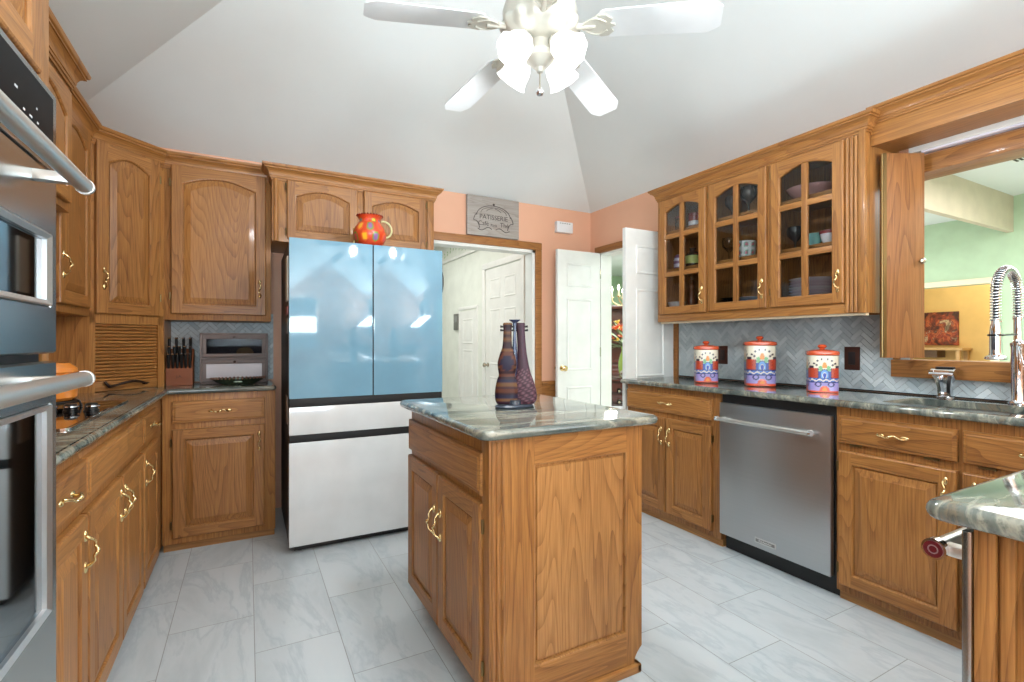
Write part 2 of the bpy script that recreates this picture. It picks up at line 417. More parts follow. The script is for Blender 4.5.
def pull(parent, x, z, y, axis, L=.098):
    """wavy brass pull with leaf-shaped feet"""
    mb = MB(); n = 22; pts = []; rad = []
    for i in range(n + 1):
        s = i / n * 2 - 1
        out = .021 * (1 - abs(s) ** 3.2) + .004 + .004 * math.cos(s * PI * 3) * (1 - abs(s))
        wob = .006 * math.sin(s * PI * 1.5)
        u, w = s * L * .46, wob
        pts.append((x + (u if axis == 'x' else w), y - out, z + (u if axis == 'z' else w)))
        rad.append(.0034 + .0026 * math.exp(-(s / .22) ** 2) + .0022 * math.exp(-((abs(s) - .95) / .12) ** 2))
    mb.tube(pts, rad, 8)
    for s in (-1, 1):
        for k in range(1):
            u = s * L * .46
            prof = [(.0001, .006), (.006, .005), (.0085, .002), (.009, 0)]
            vs = MB().lathe(prof, 10)
            ax = 1.9 if axis == 'x' else 1; az = 1.9 if axis == 'z' else 1
            mb.add([(x + (u if axis == 'x' else 0) + v[0] * ax, y - v[2], z + (u if axis == 'z' else 0) + v[1] * az) for v in vs.v], vs.f)
    return mb.build('handle', BRASS, parent, angle=60)
CROWN = [(0, -.092), (.006, -.092), (.006, -.080), (.012, -.080), (.012, -.068), (.016, -.066), (.018, -.052), (.026, -.037), (.039, -.027), (.045, -.027), (.045, -.019), (.052, -.016), (.056, -.009), (.058, 0), (0, 0)]
def crown(parent, path, ztop, mat=None, k=1.0, name='crown_moulding'):
    mb = MB(); sweep(mb, path, [(o * k, ztop + z * k) for o, z in CROWN]); return mb.build(name, mat or OAK['x'], parent, angle=25)
def carcass(parent, w, d, z0, z1, toe=None, name='carcass', mats=None):
    mb = MB()
    mb.box(0, .002, z0, w, d, z1, 0, .0015)
    if toe: mb.box(0.004, toe, 0, w - .004, d - .01, z0 + .002, 1)
    return mb.build(name, mats or [OAK['z'], OAKD['x']], parent)
def face_lines(parent, w, z0, z1, rails=(), stiles=()):
    """visible face frame in front of the carcass"""
    mb = MB()
    for a, b in rails: mb.box(0, -.0005, a, w, .004, b, 0, .001)
    for a, b in stiles: mb.box(a, -.001, z0, b, .004, z1, 1, .001)
    return mb.build('face_frame', [OAK['x'], OAK['z']], parent)

# ================================================================== THE SETTING
XL, XR, YB, YR, ZW = -1.06, 3.0, 3.94, -2.4, 2.48
def wall_with_holes(name, axis, pos, thick, u0, u1, z0, z1, holes, mat):
    """axis 'x': wall in plane x=pos, u is y; axis 'y': plane y=pos, u is x. Cells of a grid that avoids holes"""
    us = sorted({u0, u1} | {h[i] for h in holes for i in (0, 1)}); zs = sorted({z0, z1} | {h[i] for h in holes for i in (2, 3)})
    mb = MB()
    for ua, ub in zip(us[:-1], us[1:]):
        for za, zb in zip(zs[:-1], zs[1:]):
            if any(h[0] <= ua and ub <= h[1] and h[2] <= za and zb <= h[3] for h in holes): continue
            if axis == 'x': mb.box(pos, ua, za, pos + thick, ub, zb)
            else: mb.box(ua, pos, za, ub, pos + thick, zb)
    return struct(mb.build(name, mat))
fl = MB(); fl.box(-1.2, -2.6, -.08, 10.2, 9.2, 0); struct(fl.build('floor', FLOOR))
wall_with_holes('wall_left', 'x', XL - .12, .12, YR - .12, YB + .12, 0, ZW, [(-2.1, .1, .95, 2.3)], PEACH)
wall_with_holes('wall_back', 'y', YB, .12, XL, XR + .12, 0, 2.62, [(1.36, 2.352, 0, 2.05)], PEACH)
wall_with_holes('wall_right', 'x', XR, .12, YR, YB, 0, 2.62, [(2.87, 3.78, 0, 2.06), (-.25, 1.32, 1.105, 2.05), (-2.1, -.6, .95, 2.3)], PEACH)
wall_with_holes('wall_rear', 'y', YR - .12, .12, XL, 3.0, 0, 3.7, [(-.95, .45, .5, 2.35)], PEACH)
# vaulted ceiling (hipped over the far end)
ap, rz_ = .97, 3.588
mb = MB(); T = .1
A = [(XR, YB, ZW), (XR, YR, ZW), (ap, YR, rz_), (ap, 1.91, rz_)]; B = [(XL, YR, ZW), (XL, YB, ZW), (ap, 1.91, rz_), (ap, YR, rz_)]; Cc = [(XL, YB, ZW), (XR, YB, ZW), (ap, 1.91, rz_)]
vs = [(XL, YB, ZW), (XR, YB, ZW), (XR, YR, ZW), (XL, YR, ZW), (ap, 1.91, rz_), (ap, YR, rz_)]
fs = [(1, 2, 5, 4), (3, 0, 4, 5), (0, 1, 4)]
mb.add(vs + [(v[0], v[1], v[2] + T) for v in vs], fs + [tuple(i + 6 for i in f)[::-1] for f in fs] + [(0, 1, 7, 6), (1, 2, 8, 7), (2, 5, 11, 8), (5, 3, 9, 11), (3, 0, 6, 9)])
struct(mb.build('ceiling', CEIL, angle=5))
# rear window (behind the camera): frame and panes
wf = MB()
for x in (-.95, -.27, .40): wf.box(x, YR - .11, .5, x + .05, YR - .03, 2.35)
for z in (.5, 1.4, 2.3): wf.box(-.951, YR - .10, z, .451, YR - .04, z + .05)
w1 = struct(wf.build('window_1', WHITE)); p = MB(); p.box(-.94, YR - .075, .52, .44, YR - .070, 2.33); p.build('pane', GLASS, w1)
wf = MB()
for y in (-2.1, -1.37, -.65): wf.box(XR + .03, y, .95, XR + .10, y + .05, 2.3)
for z in (.95, 1.6, 2.25): wf.box(XR + .04, -2.101, z, XR + .09, -.599, z + .05)
w4 = struct(wf.build('added_window_right', WHITE)); p = MB(); p.box(XR + .06, -2.09, .97, XR + .065, -.61, 2.28); p.build('pane', GLASS, w4)  # unseen window, added to go with the right fill
wf = MB()
for y in (-2.1, -1.02, .05): wf.box(XL - .10, y, .95, XL - .03, y + .05, 2.3)
for z in (.95, 1.6, 2.25): wf.box(XL - .09, -2.101, z, XL - .04, .101, z + .05)
w3 = struct(wf.build('added_window_left', WHITE)); p = MB(); p.box(XL - .07, -2.09, .97, XL - .065, .09, 2.28); p.build('pane', GLASS, w3)  # unseen window, added to go with the left fill
# back doorway casing (stained oak) with a white inner jamb
mb = MB()
cas = [(0, 0), (0, .012), (.012, .018), (.05, .018), (.06, .010), (.065, 0)]
def casing_y(mb, x0, x1, zt, y, w=.068, mi=0, t=.02):
    mb.box(x0 - w, y - t, 0, x0, y, zt, mi, .004); mb.box(x1, y - t, 0, x1 + w, y, zt, mi, .004); mb.box(x0 - w, y - t - .002, zt, x1 + w, y, zt + w, mi, .004)
casing_y(mb, 1.36, 2.352, 2.055, YB)
mb.box(1.345, YB - .005, 0, 1.372, YB + .125, 2.06, 1); mb.box(2.325, YB - .005, 0, 2.352, YB + .125, 2.06, 1); mb.box(1.345, YB - .005, 2.028, 2.352, YB + .125, 2.06, 1)
struct(mb.build('trim_1', [WALN, WHITE]))
mb = MB()
y0, y1, zt, w = 2.862, 3.785, 2.055, .062
mb.box(XR - .02, y0 - w, 0, XR, y0, zt, 0, .004); mb.box(XR - .02, y1, 0, XR, y1 + w, zt, 0, .004); mb.box(XR - .022, y0 - w, zt, XR, y1 + w, zt + w, 0, .004)
mb.box(XR - .004, y0 - .005, 0, XR + .125, y0 + .014, zt, 1); mb.box(XR - .004, y1 - .014, 0, XR + .125, y1 + .005, zt, 1); mb.box(XR - .004, y0, zt - .02, XR + .125, y1, zt + .006, 1)
struct(mb.build('trim_2', [WALNY, WHITE]))
# wainscot with a chair rail right of the back doorway and in the corner
mb = MB()
mb.box(2.42, YB - .012, 0, XR, YB, .80, 0); mb.box(2.42, YB - .03, .79, XR, YB, .835, 1, .008); mb.box(2.42, YB - .02, 0, XR, YB - .01, .10, 0, .003)
struct(mb.build('trim_3', [WALN, OAK['x']]))
mb = MB(); mb.box(XR - .012, 3.85, 0, XR, YB - .03, .80); mb.box(XR - .03, 3.85, .79, XR, YB - .03, .835, 0, .008); struct(mb.build('trim_4', [WALNY]))

# herringbone backsplash
def clip(poly, x0, x1, z0, z1):
    for ax, lim, sg in ((0, x0, 1), (0, x1, -1), (1, z0, 1), (1, z1, -1)):
        out = []
        for i in range(len(poly)):
            a, b = poly[i - 1], poly[i]; da, db = (a[ax] - lim) * sg, (b[ax] - lim) * sg
            if da >= 0: 
                if db >= 0: out.append(b)
                else: t = da / (da - db); out.append((a[0] + (b[0] - a[0]) * t, a[1] + (b[1] - a[1]) * t))
            elif db >= 0:
                t = da / (da - db); out.append((a[0] + (b[0] - a[0]) * t, a[1] + (b[1] - a[1]) * t)); out.append(b)
        poly = out
        if len(poly) < 3: return []
    return poly
def herring(rects, emit_):
    L, Wd, g = .0762, .0254, .0016
    for (x0, x1, z0, z1) in rects:
        c = math.cos(PI / 4)
        cx, cz = x0, z0; R = int(((x1 - x0) + (z1 - z0)) / Wd) + 12
        for i in range(-R, R):
            for j in range(-R, R):
                # herringbone of 3:1 tiles: a horizontal and a vertical tile repeated along lattice vectors
                for ori in (0, 1):
                    bx = i * Wd + j * L; by = i * Wd - j * L
                    if ori == 0: q = (bx, by, bx + L, by + Wd)
                    else: q = (bx + L - 0, by - L + Wd + 0, bx + L + Wd, by + Wd)
                    q = (q[0] + g / 2, q[1] + g / 2, q[2] - g / 2, q[3] - g / 2)
                    P = [(q[0], q[1]), (q[2], q[1]), (q[2], q[3]), (q[0], q[3])]
                    P = [(cx + (a - b) * c, cz + (a + b) * c) for a, b in P]
                    if max(p[0] for p in P) < x0 or min(p[0] for p in P) > x1 or max(p[1] for p in P) < z0 or min(p[1] for p in P) > z1: continue
                    P = clip(P, x0, x1, z0, z1)
                    if len(P) >= 3: emit_(P)
def backsplash(name, rects, axis, pos, sgn):
    mb = MB()
    for (a, b, z0, z1) in rects:
        if axis == 'x': mb.box(pos, a, z0, pos + sgn * .004, b, z1, 1)
        else: mb.box(a, pos, z0, b, pos + sgn * .004, z1, 1)
    def em(P): mb.prism(P, pos + sgn * .003, pos + sgn * .008, axis, 0)
    herring(rects, em)
    return struct(mb.build(name, [TILE, GROUT], angle=20))
backsplash('wall_backsplash_right', [(1.33, 2.795, .934, 1.40), (.15, 1.33, .934, 1.02), (1.26, 1.33, 1.02, 1.40)], 'x', XR, -1)
backsplash('wall_backsplash_back', [(-.5, .16, .934, 1.40)], 'y', YB, -1)
mb = MB(); mb.box(XR - .012, .15, .9325, XR - .001, 2.795, .938, 0, .001); struct(mb.build('trim_5', GAP))

# pass-through window on the right wall: oak frame
mb = MB()
mb.box(XR - .045, -.3, 1.02, XR + .13, 1.328, 1.109, 0, .003)
mb.box(XR - .03, -.3, 2.045, XR + .13, 1.328, 2.13, 0, .003)
mb.box(XR - .028, 1.30, 1.1095, XR + .13, 1.327, 2.0445, 1, .003); mb.box(XR - .028, -.3, 1.1095, XR + .13, -.24, 2.0445, 1, .003)
struct(mb.build('window_2', [OAK['y'], OAK['z']]))

# ---- rooms beyond
struct(MB().box(2.5, YB + .12, 0, 2.62, 9, 2.75).build('wall_hall_right', HALLW))
struct(MB().box(.3, YB + .12, 0, .42, 9, 2.75).build('wall_hall_left', HALLW))
struct(MB().box(.3, 9, 0, 2.62, 9.1, 2.75).build('wall_hall_end', HALLW))
struct(MB().box(.3, YB + .12, 2.7, 2.62, 9.1, 2.8).build('ceiling_hall', CEIL))
mb = MB(); mb.box(2.472, YB + .13, 2.325, 2.5, 9, 2.36, 0, .006); mb.box(2.46, YB + .13, 2.62, 2.5, 9, 2.70, 0, .01)
struct(mb.build('trim_6', WHITE))
# stencilled leaf border along the hall frieze
GREENP = plain('stencil_leaf_green', (168, 196, 150), .6)
mb = MB(); rnd = random.Random(3)
for i in range(40):
    y = 4.6 + i * .11; z = 2.47 + .03 * math.sin(i * .9)
    for s in (-1, 1):
        a = s * .9 + rnd.uniform(-.2, .2); L_ = .055
        P = [(y, z), (y + L_ * .4 * math.cos(a) - .016, z + L_ * .5 * math.sin(a)), (y + L_ * math.cos(a), z + L_ * math.sin(a)), (y + L_ * .5 * math.cos(a) + .016, z + L_ * .4 * math.sin(a))]
        mb.prism(P, 2.4985, 2.5, 'x')
struct(mb.build('trim_7', GREENP))
def panel_door(name, w, h, panels, t=.035, knob=None, hinges=None, mat=None, kmat=None, sides=(0, 1)):
    """slab door, local x along width, y thickness; panels (x0,z0,x1,z1) moulded on both faces"""
    mb = MB(); mb.box(0, 0, 0, w, t, h, 0, .002)
    for (a, b, c, d) in panels:
        for yy, sg in ((0, -1), (t, 1)):
            R = lambda i, y: [(a + i, y, b + i), (c - i, y, b + i), (c - i, y, d - i), (a + i, y, d - i)]
            mb.rings([R(0, yy + sg * .0005), R(.006, yy + sg * .007), R(.014, yy + sg * .007), R(.022, yy + sg * .001), R(.05, yy + sg * .006), R(.055, yy + sg * .006)], 0, False, True)
    o = struct(mb.build(name, mat or WHITE, angle=15))
    if knob:
        for sg, yy in [((-1, 0), (1, t))[i] for i in sides]:
            k = MB(); pr = [(.027, 0), (.027, .004), (.012, .008), (.010, .025), (.020, .034), (.027, .046), (.025, .058), (.014, .066), (.0005, .068)]
            m2 = MB().lathe(pr, 16); k.add([(knob[0] + v[0], yy + sg * v[2], knob[1] + v[1]) for v in m2.v], m2.f); k.build('door_knob', kmat or BRASS, o)
    for hz in (hinges or []):
        hg = MB(); hg.box(w - .004, -.003, hz - .045, w + .006, t + .004, hz + .045, 0, .001); hg.build('hinge', NICKEL, o)
    return o
six = lambda w, h: [(a, b, c, d) for (a, c) in ((.11 * w / .8, w / 2 - .05), (w / 2 + .05, w - .11 * w / .8)) for (b, d) in ((.22, .80), (.94, 1.58), (1.70, h - .12))]
d = panel_door('door_1', .86, 2.05, six(.86, 2.05), knob=(.06, .93), kmat=NICKEL); d.location = (2.497, 5.31, 0); d.rotation_euler = (0, 0, -PI / 2)
mb = MB()
def casing_x(mb, y0, y1, zt, x, w=.07, t=.02): mb.box(x - t, y0 - w, 0, x, y0, zt, 0, .004); mb.box(x - t, y1, 0, x, y1 + w, zt, 0, .004); mb.box(x - t, y0 - w, zt, x, y1 + w, zt + w, 0, .004)
casing_x(mb, 4.44, 5.32, 2.06, 2.5); casing_x(mb, 5.58, 6.12, 1.62, 2.5, .04, .012); struct(mb.build('trim_8', WHITE))
d = panel_door('door_2', .52, 1.60, [(.10, .12, .42, 1.10), (.10, 1.18, .42, 1.5)], .02); d.location = (2.492, 6.11, 0); d.rotation_euler = (0, 0, -PI / 2)
lf = lambda w, h: [(.10, .22, w - .10, .78), (.10, .93, w - .10, 1.60), (.10, 1.71, w - .10, h - .12)]
# the double leaves folded back into the kitchen
d = panel_door('door_3', .49, 2.05, lf(.49, 2.05), knob=(.05, .955), hinges=(.25, 1.1, 1.85)); d.location = (2.50, 3.775, .004)
d = panel_door('door_4', .49, 2.05, lf(.49, 2.05), knob=(.05, .955), hinges=(.25, 1.1, 1.85), kmat=NICKEL, sides=(1,)); d.location = (2.475, 2.825, .004)

# dining and family room shells
wall_with_holes('wall_far', 'x', 7.9, .12, -2.5, 9.1, 0, 4.0, [(2.49, 4.3, 0, 1.91)], SAGE)
struct(MB().box(XR + .12, 9.0, 0, 8.0, 9.1, 4.0).build('wall_dining_end', SAGE))
struct(MB().box(XR + .12, -2.6, 0, 8.0, -2.5, 4.0).build('wall_family_end', SAGE))
struct(MB().box(XR + .12, 2.42, 2.74, 8.0, 9.1, 2.84).build('ceiling_dining', CEIL))
mb = MB(); mb.add([(XR + .1, 2.42, 2.90), (8, 2.42, 2.90), (8, -2.6, 3.3), (XR + .1, -2.6, 3.3), (XR + .1, 2.42, 3.0), (8, 2.42, 3.0), (8, -2.6, 3.4), (XR + .1, -2.6, 3.4)], [(0, 1, 2, 3), (7, 6, 5, 4), (0, 4, 5, 1), (3, 2, 6, 7), (0, 3, 7, 4), (1, 5, 6, 2)])
struct(mb.build('ceiling_family', CEIL))
struct(MB().box(XR + .12, 2.30, 2.49, 7.9, 2.36, 2.91).build('trim_9', BEIGE))
mb = MB(); mb.box(7.875, 2.42, 0, 7.9, 2.49, 1.91, 0, .004); mb.box(7.875, 4.3, 0, 7.9, 4.4, 1.91, 0, .004); mb.box(7.87, 2.42, 1.91, 7.9, 4.4, 1.98, 0, .004); mb.box(7.88, 2.485, 0, 8.03, 2.50, 1.915); struct(mb.build('trim_10', CREAM))
struct(MB().box(9.6, 1.5, 0, 9.7, 6, 2.6).build('wall_tan', TAN))
struct(MB().box(8.02, 5.2, 0, 9.6, 5.3, 2.6).build('wall_tan_left', TAN))
struct(MB().box(8.02, 1.5, 0, 9.6, 1.6, 2.6).build('wall_tan_right', TAN))
struct(MB().box(8.02, 1.5, 2.55, 9.7, 6, 2.65).build('ceiling_tan', CEIL))

# ================================================================== FRIDGE
F = thing('refrigerator', 'tall refrigerator with blue glass upper doors and white lower drawers', 'refrigerator', (.203, 3.025, 0))
w, h = .908, 1.79
m = MB(); m.box(.004, .03, .03, w - .004, .80, h - .012, 0, .004); m.box(.03, .05, .002, w - .03, .78, .035, 1); m.build('body', [FRSIDE, BLACK], F)
def fpanel(x0, x1, z0, z1, mat, name):
    m = MB(); m.box(x0, 0, z0, x1, .028, z1, 0, .003); return m.build(name, mat, F)
fpanel(0, .4625, .878, h, FRBLUE, 'upper_door'); fpanel(.4695, w, .878, h, FRBLUE, 'upper_door')
fpanel(0, w, .672, .830, FRWHITE, 'upper_drawer'); fpanel(0, w, .042, .628, FRWHITE, 'lower_drawer')
m = MB(); m.box(.002, .004, .83, w - .002, .03, .878, 0, .003); m.box(.002, .004, .628, w - .002, .03, .672, 0, .003); m.box(.4625, .006, .88, .4695, .03, h - .004); m.build('grip_channel', GAP, F)
m = MB()
for x in (.06, w - .06): m = MB(); m.lathe([(.02, 0), (.02, .02), (.012, .03)], 12, 0, (x, .07, 0)); m.build('levelling_foot', BLACK, F)
# papers and magnets kept on the fridge's side panel
PAPER = plain('paper', (214, 202, 186), .7); REDM = plain('red_magnet', (150, 60, 50), .4)
for nm, yy, zz, hh, mt, lb in (('paper_note', .10, 1.44, .26, PAPER, 'cream paper sheet held high on the side of the refrigerator'), ('magnet', .11, 1.36, .05, REDM, 'small red magnet below the paper on the refrigerator side'), ('photo_print', .09, 1.25, .09, plain('dull_photo', (96, 84, 72), .4), 'small dark photo print stuck low on the refrigerator side'), ('card', .12, .72, .16, plain('kraft_card', (120, 100, 84), .6), 'brown card stuck near the bottom drawer on the refrigerator side')):
    m = MB(); m.box(.203 - .004, 3.025 + yy, zz, .203 + .0035, 3.025 + yy + .13, zz + hh, 0, .001); tag(m.build(nm, mt), lb, nm.split('_')[0])

# ================================================================== BACK WALL CABINETS
yF = 3.61
c = thing('wall_cabinet', 'single arched-door oak wall cabinet between the corner cabinet and the refrigerator', 'cabinet', (-.447, yF, 0), 0, None)
w = .580
carcass(c, w, .325, 1.335, 2.29)
crown(c, [(-.02, 0), (w + .02, 0)], 2.342)
door(c, .036, 1.372, .515, .905, .05, handle=(.478, .17, 'z'), hinge='l')
# over-fridge cabinet
yF = 3.46
c = thing('wall_cabinet', 'short oak cabinet with two arched doors above the refrigerator', 'cabinet', (.134, yF, 0))
w = 1.071
carcass(c, w, .47, 1.842, 2.25)
crown(c, [(0, .14), (0, 0), (w, 0), (w, .47)], 2.32)
door(c, .085, 1.862, .44, .375, .045, st=.05, handle=(.415, .06), hinge='l'); door(c, .565, 1.862, .44, .375, .045, st=.05, handle=(.025, .06), hinge='r')
m = MB(); m.tube([(.022, -.004, 1.842), (.022, -.004, 2.235)], .014, 12); m.build('half_round_trim', OAK['z'], c)
m = MB(); m.box(w - .05, -.006, 1.842, w - .008, .002, 2.235, 0, .003); m.build('fluted_trim', OAK['z'], c)
# ---- diagonal corner cabinet with appliance garage
p0, p1 = Vector((-.735, 3.335)), Vector((-.447, 3.61)); dd = p1 - p0; ang = math.atan2(dd.y, dd.x); w = dd.length
c = thing('corner_cabinet', 'diagonal corner oak cabinet with a slatted roll-up garage below its door', 'cabinet', (p0.x, p0.y, 0), ang)
m = MB()
inv = Matrix.Rotation(-ang, 2)
def loc2(P): return [tuple(inv @ (Vector(p) - p0)) for p in P]
body = loc2([(-.735, 3.337), (-.447, 3.612), (-.447, 3.925), (-1.05, 3.925), (-1.05, 3.337)])
m.prism(body, 1.36, 2.29); m.prism(loc2([(-1.05, 3.925), (-1.05, 3.90), (-.447, 3.90), (-.447, 3.925)]), .932, 1.36)
m.box(0, .002, .932, .028, .03, 1.36, 0); m.box(w - .034, .002, .932, w, .03, 1.36, 0); m.box(0, .002, 1.30, w, .03, 1.37, 0)
q = loc2([(-.447, 3.612), (-.447, 3.9), (-.462, 3.9), (-.462, 3.60)]); m.prism(q, .932, 1.36)
q = loc2([(-1.05, 3.337), (-.735, 3.337), (-.735, 3.352), (-1.05, 3.352)]); m.prism(q, .932, 1.36)
m.build('carcass', OAK['z'], c)
crown(c, [(-.02, 0), (w + .02, 0)], 2.342)
door(c, .022, 1.352, w - .058, .925, .045, handle=(.035, .19), hinge='r')
m = MB(); n = 17; z0, z1 = .985, 1.30
for i in range(n):
    z = z0 + (z1 - z0) * i / n; hh = (z1 - z0) / n
    m.rings([[(xx, .022 - dy, z + hh * t) for t, dy in ((0.04, 0), (.12, .006), (.35, .010), (.7, .010), (.88, .006), (.96, 0))] for xx in (.029, w - .035)], 0, True, True, True)
m.build('tambour_door', OAK['x'], c)
m = MB(); m.box(.029, .008, .934, w - .035, .024, .986, 0, .003); rail = m.build('tambour_rail', OAK['x'], c)
m = MB(); xs = (w / 2 - .10, w / 2 + .085)
pts = [(xs[0] - .03, -.006, .985), (xs[0] - .024, -.012, .972), (xs[0] - .012, -.012, .958), (xs[0] + .01, -.012, .960)]
for i in range(13):
    t = i / 12; pts.append((xs[0] + .02 + (xs[1] - xs[0] - .02) * t, -.014 - .016 * math.sin(PI * t), .962 + .018 * math.sin(PI * t)))
pts += [(xs[1] + .02, -.010, .966)]
m.tube(pts, [.006, .007, .008, .007] + [.0055 + .002 * math.sin(PI * i / 12) for i in range(13)] + [.003], 8)
m.box(xs[0] - .006, -.012, .952, xs[0] + .008, .010, .966, 0, .002); m.box(xs[1] - .008, -.014, .956, xs[1] + .006, .010, .968, 0, .002)
m.build('tambour_pull', IRON, rail, angle=60, label='dark wrought-iron pull')
# ---- left wall: cabinet beside the corner, deeper cabinet over the cooktop  (local x -> +Y)
c = thing('wall_cabinet', 'narrow tall oak wall cabinet next to the diagonal corner cabinet', 'cabinet', (-.735, 2.80, 0), PI / 2)
w = .535
carcass(c, w, .315, 1.335, 2.29); crown(c, [(-.02, 0), (w + .02, 0)], 2.342); door(c, .01, 1.372, .46, .905, .05, handle=(.03, .17))
c = thing('wall_cabinet', 'shallow-hung oak cabinet with higher bottom edge over the cooktop', 'cabinet', (-.68, 1.52, 0), PI / 2)
w = 1.275
carcass(c, w, .37, 1.76, 2.34); crown(c, [(0, 0), (w, 0), (w, .06)], 2.392)
door(c, .12, 1.79, .54, .47, .06, handle=(.51, .08), hinge='l'); door(c, .69, 1.79, .525, .47, .06, handle=(.03, .08), hinge='r')
# ---- oven tower (local x -> +Y)
T0, T1, TX = .58, 1.515, -.405
c = thing('oven_tower_cabinet', 'tall oak cabinet surrounding the double wall oven', 'cabinet', (TX, T0, 0), PI / 2)
w = T1 - T0
m = MB(); m.box(0, .002, 1.735, w, .64, 2.46, 0, .0015); m.box(0, .002, .0, w, .64, .36, 0, .0015); m.box(.0005, .0025, .36, .045, .64, 1.735, 0); m.box(w - .045, .0025, .36, w - .0005, .64, 1.735, 0); m.box(.045, .6, .36, w - .045, .64, 1.735, 0); m.build('carcass', OAK['z'], c)
door(c, .03, 1.768, w / 2 - .035, .64, .05, handle=(w / 2 - .07, .09), hinge='l'); door(c, w / 2 + .005, 1.768, 1.395 - T0 - w / 2 - .005, .64, .05, handle=(.035, .09), hinge='r', hmat=NICKEL)
drawer(c, .03, .07, w - .06, .26); crown(c, [(0, 0), (w, 0), (w, .2)], 2.50)
# ---- double wall oven
O0, O1 = .66, 1.405
O = thing('wall_oven', 'stainless double wall oven with two long tubular handles', 'oven', (TX, O0, 0), PI / 2)
w = O1 - O0
m = MB(); m.box(.004, .0025, .362, w - .004, .56, 1.733, 0, .003); m.box(-.004, -.010, .362, w + .004, .0015, 1.733, 0, .002); m.build('oven_body', BLACK, O)
def ovendoor(z0, z1, wz0, wz1, hz):
    W0, W1 = .075, w - .035
    m = MB(); yf = -.040; xr = w
    R = lambda x0, zz0, xx1, zz1, y: [(x0, y, zz0), (xx1, y, zz0), (xx1, y, zz1), (x0, y, zz1)]
    m.rings([R(.0, z0, xr, z1, -.0105), R(.0, z0, xr, z1, yf + .006), R(.004, z0 + .004, xr - .004, z1 - .004, yf), R(W0, wz0, W1, wz1, yf), R(W0 + .003, wz0 + .003, W1 - .003, wz1 - .003, yf + .004), R(W0 + .003, wz0 + .003, W1 - .003, wz1 - .003, yf + .014)], 0, True, False)
    d = m.build('oven_door', STEELV, O, angle=20)
    m = MB(); m.rings([R(W0 + .0032, wz0 + .0032, W1 - .0032, wz1 - .0032, yf + .013), R(W0 + .0032, wz0 + .0032, W1 - .0032, wz1 - .0032, yf - .002), R(W0 + .006, wz0 + .006, W1 - .006, wz1 - .006, yf - .004), R(W0 + .017, wz0 + .015, W1 - .017, wz1 - .015, yf + .002), R(W0 + .017, wz0 + .015, W1 - .017, wz1 - .015, yf + .013)], 0, False, False); m.build('window_trim', TRIMM, d, angle=20)
    g = MB(); g.box(W0 + .014, yf + .010, wz0 + .010, W1 - .014, yf + .015, wz1 - .010); g.build('window', OGLASS, d)
    hx0, hx1, hy = .05, w - .078, -.105
    hh = MB(); hh.tube([(hx0, hy, hz), (hx1, hy, hz)], .0155, 18); hh.tube([(hx1 - .006, hy, hz), (hx1 + .003, hy, hz)], .0168, 18); hh.tube([(hx0 - .003, hy, hz), (hx0 + .006, hy, hz)], .0168, 18)
    for xx in (hx0 + .05, hx1 - .05): hh.box(xx - .012, hy, hz - .010, xx + .012, yf + .002, hz + .010, 0, .003)
    hd = hh.build('oven_handle', HANDLE, d, angle=40)
    e = MB(); e.tube([(hx1 + .002, hy, hz), (hx1 + .006, hy, hz)], .011, 14); e.build('end_cap', BLACK, hd)
ovendoor(1.176, 1.556, 1.272, 1.428, 1.524); ovendoor(.385, 1.160, .632, 1.073, 1.1235)
m = MB(); m.box(0, -.040, 1.560, w, -.0105, 1.728, 0, .004); cp = m.build('control_panel', STEELV, O)
m = MB(); m.box(.03, -.0425, 1.572, w - .03, -.0395, 1.712, 0, .001); m.build('display', matte('black_display', (12, 12, 14)), cp)
MARK = plain('white_control_marks', (205, 208, 210), .5)
rnd = random.Random(5)
for i in range(12):
    for j in range(3):
        if rnd.random() < .45: continue
        x = .25 + i * .034 + rnd.uniform(-.004, .004); z = 1.60 + j * .026
        m = MB(); m.box(x, -.0430, z, x + rnd.choice((.004, .007, .012)), -.0422, z + .004); m.build('control_mark', MARK, cp)

# ================================================================== LEFT BASE RUN (local x -> +Y), face at X=-.43
c0 = 1.52
def base_unit(label, loc, rz, w, doors, drawers, depth=.58, top=.90, zr=.70, toe=.022, z0=.045, rails=True, kick=None):
    c = thing('base_cabinet', label, 'cabinet', loc, rz)
    carcass(c, w, depth, z0, top, toe, mats=[OAK['z'], OAKD['x']])
    for (x, ww, hd) in drawers: drawer(c, x, .735, ww, .125, bool(hd), hx=(hd if hd is not True and hd else None))
    for (x, ww, side, hz) in doors:
        door(c, x, z0 + .035, ww, zr - z0 - .035, 0, handle=((.03 if side == 'l' else ww - .03), hz - z0 - .035), hinge=('r' if side == 'l' else 'l'))
    return c
base_unit('narrow oak base cabinet beside the oven, with one drawer over one door', (-.43, c0, 0), PI / 2, .333, [(.01, .316, 'r', .60)], [(.01, .316, .125)])
c0 = 1.66
base_unit('wide two-door oak base cabinet under the cooktop with a plain false drawer front', (-.43, c0 + .194, 0), PI / 2, .882, [(.008, .437, 'r', .60), (.455, .405, 'l', .60)], [(.008, .852, False)])
base_unit('oak base cabinet right of the cooktop nearest the corner, one drawer over one door', (-.43, c0 + 1.077, 0), PI / 2, .655, [(.012, .40, 'l', .60)], [(.012, .40, True)])
# back base
base_unit('oak base cabinet under the bread box, left of the refrigerator', (-.428, 3.385, 0), 0, .578, [(.048, .47, 'r', .60)], [(.048, .47, True)], depth=.54)
m = MB(); 
# L-shaped counter
LC = [(-1.055, 1.518), (-.395, 1.518), (-.395, 3.352), (.155, 3.352), (.155, 3.925), (-1.055, 3.925)]
LC = round_poly(LC, [0, .01, .004, .03, 0, 0], 4)
tag(slab(LC, .902, .932).build('countertop', GRAN, None, angle=40), 'L-shaped polished granite countertop holding the cooktop and the knife block', 'countertop')
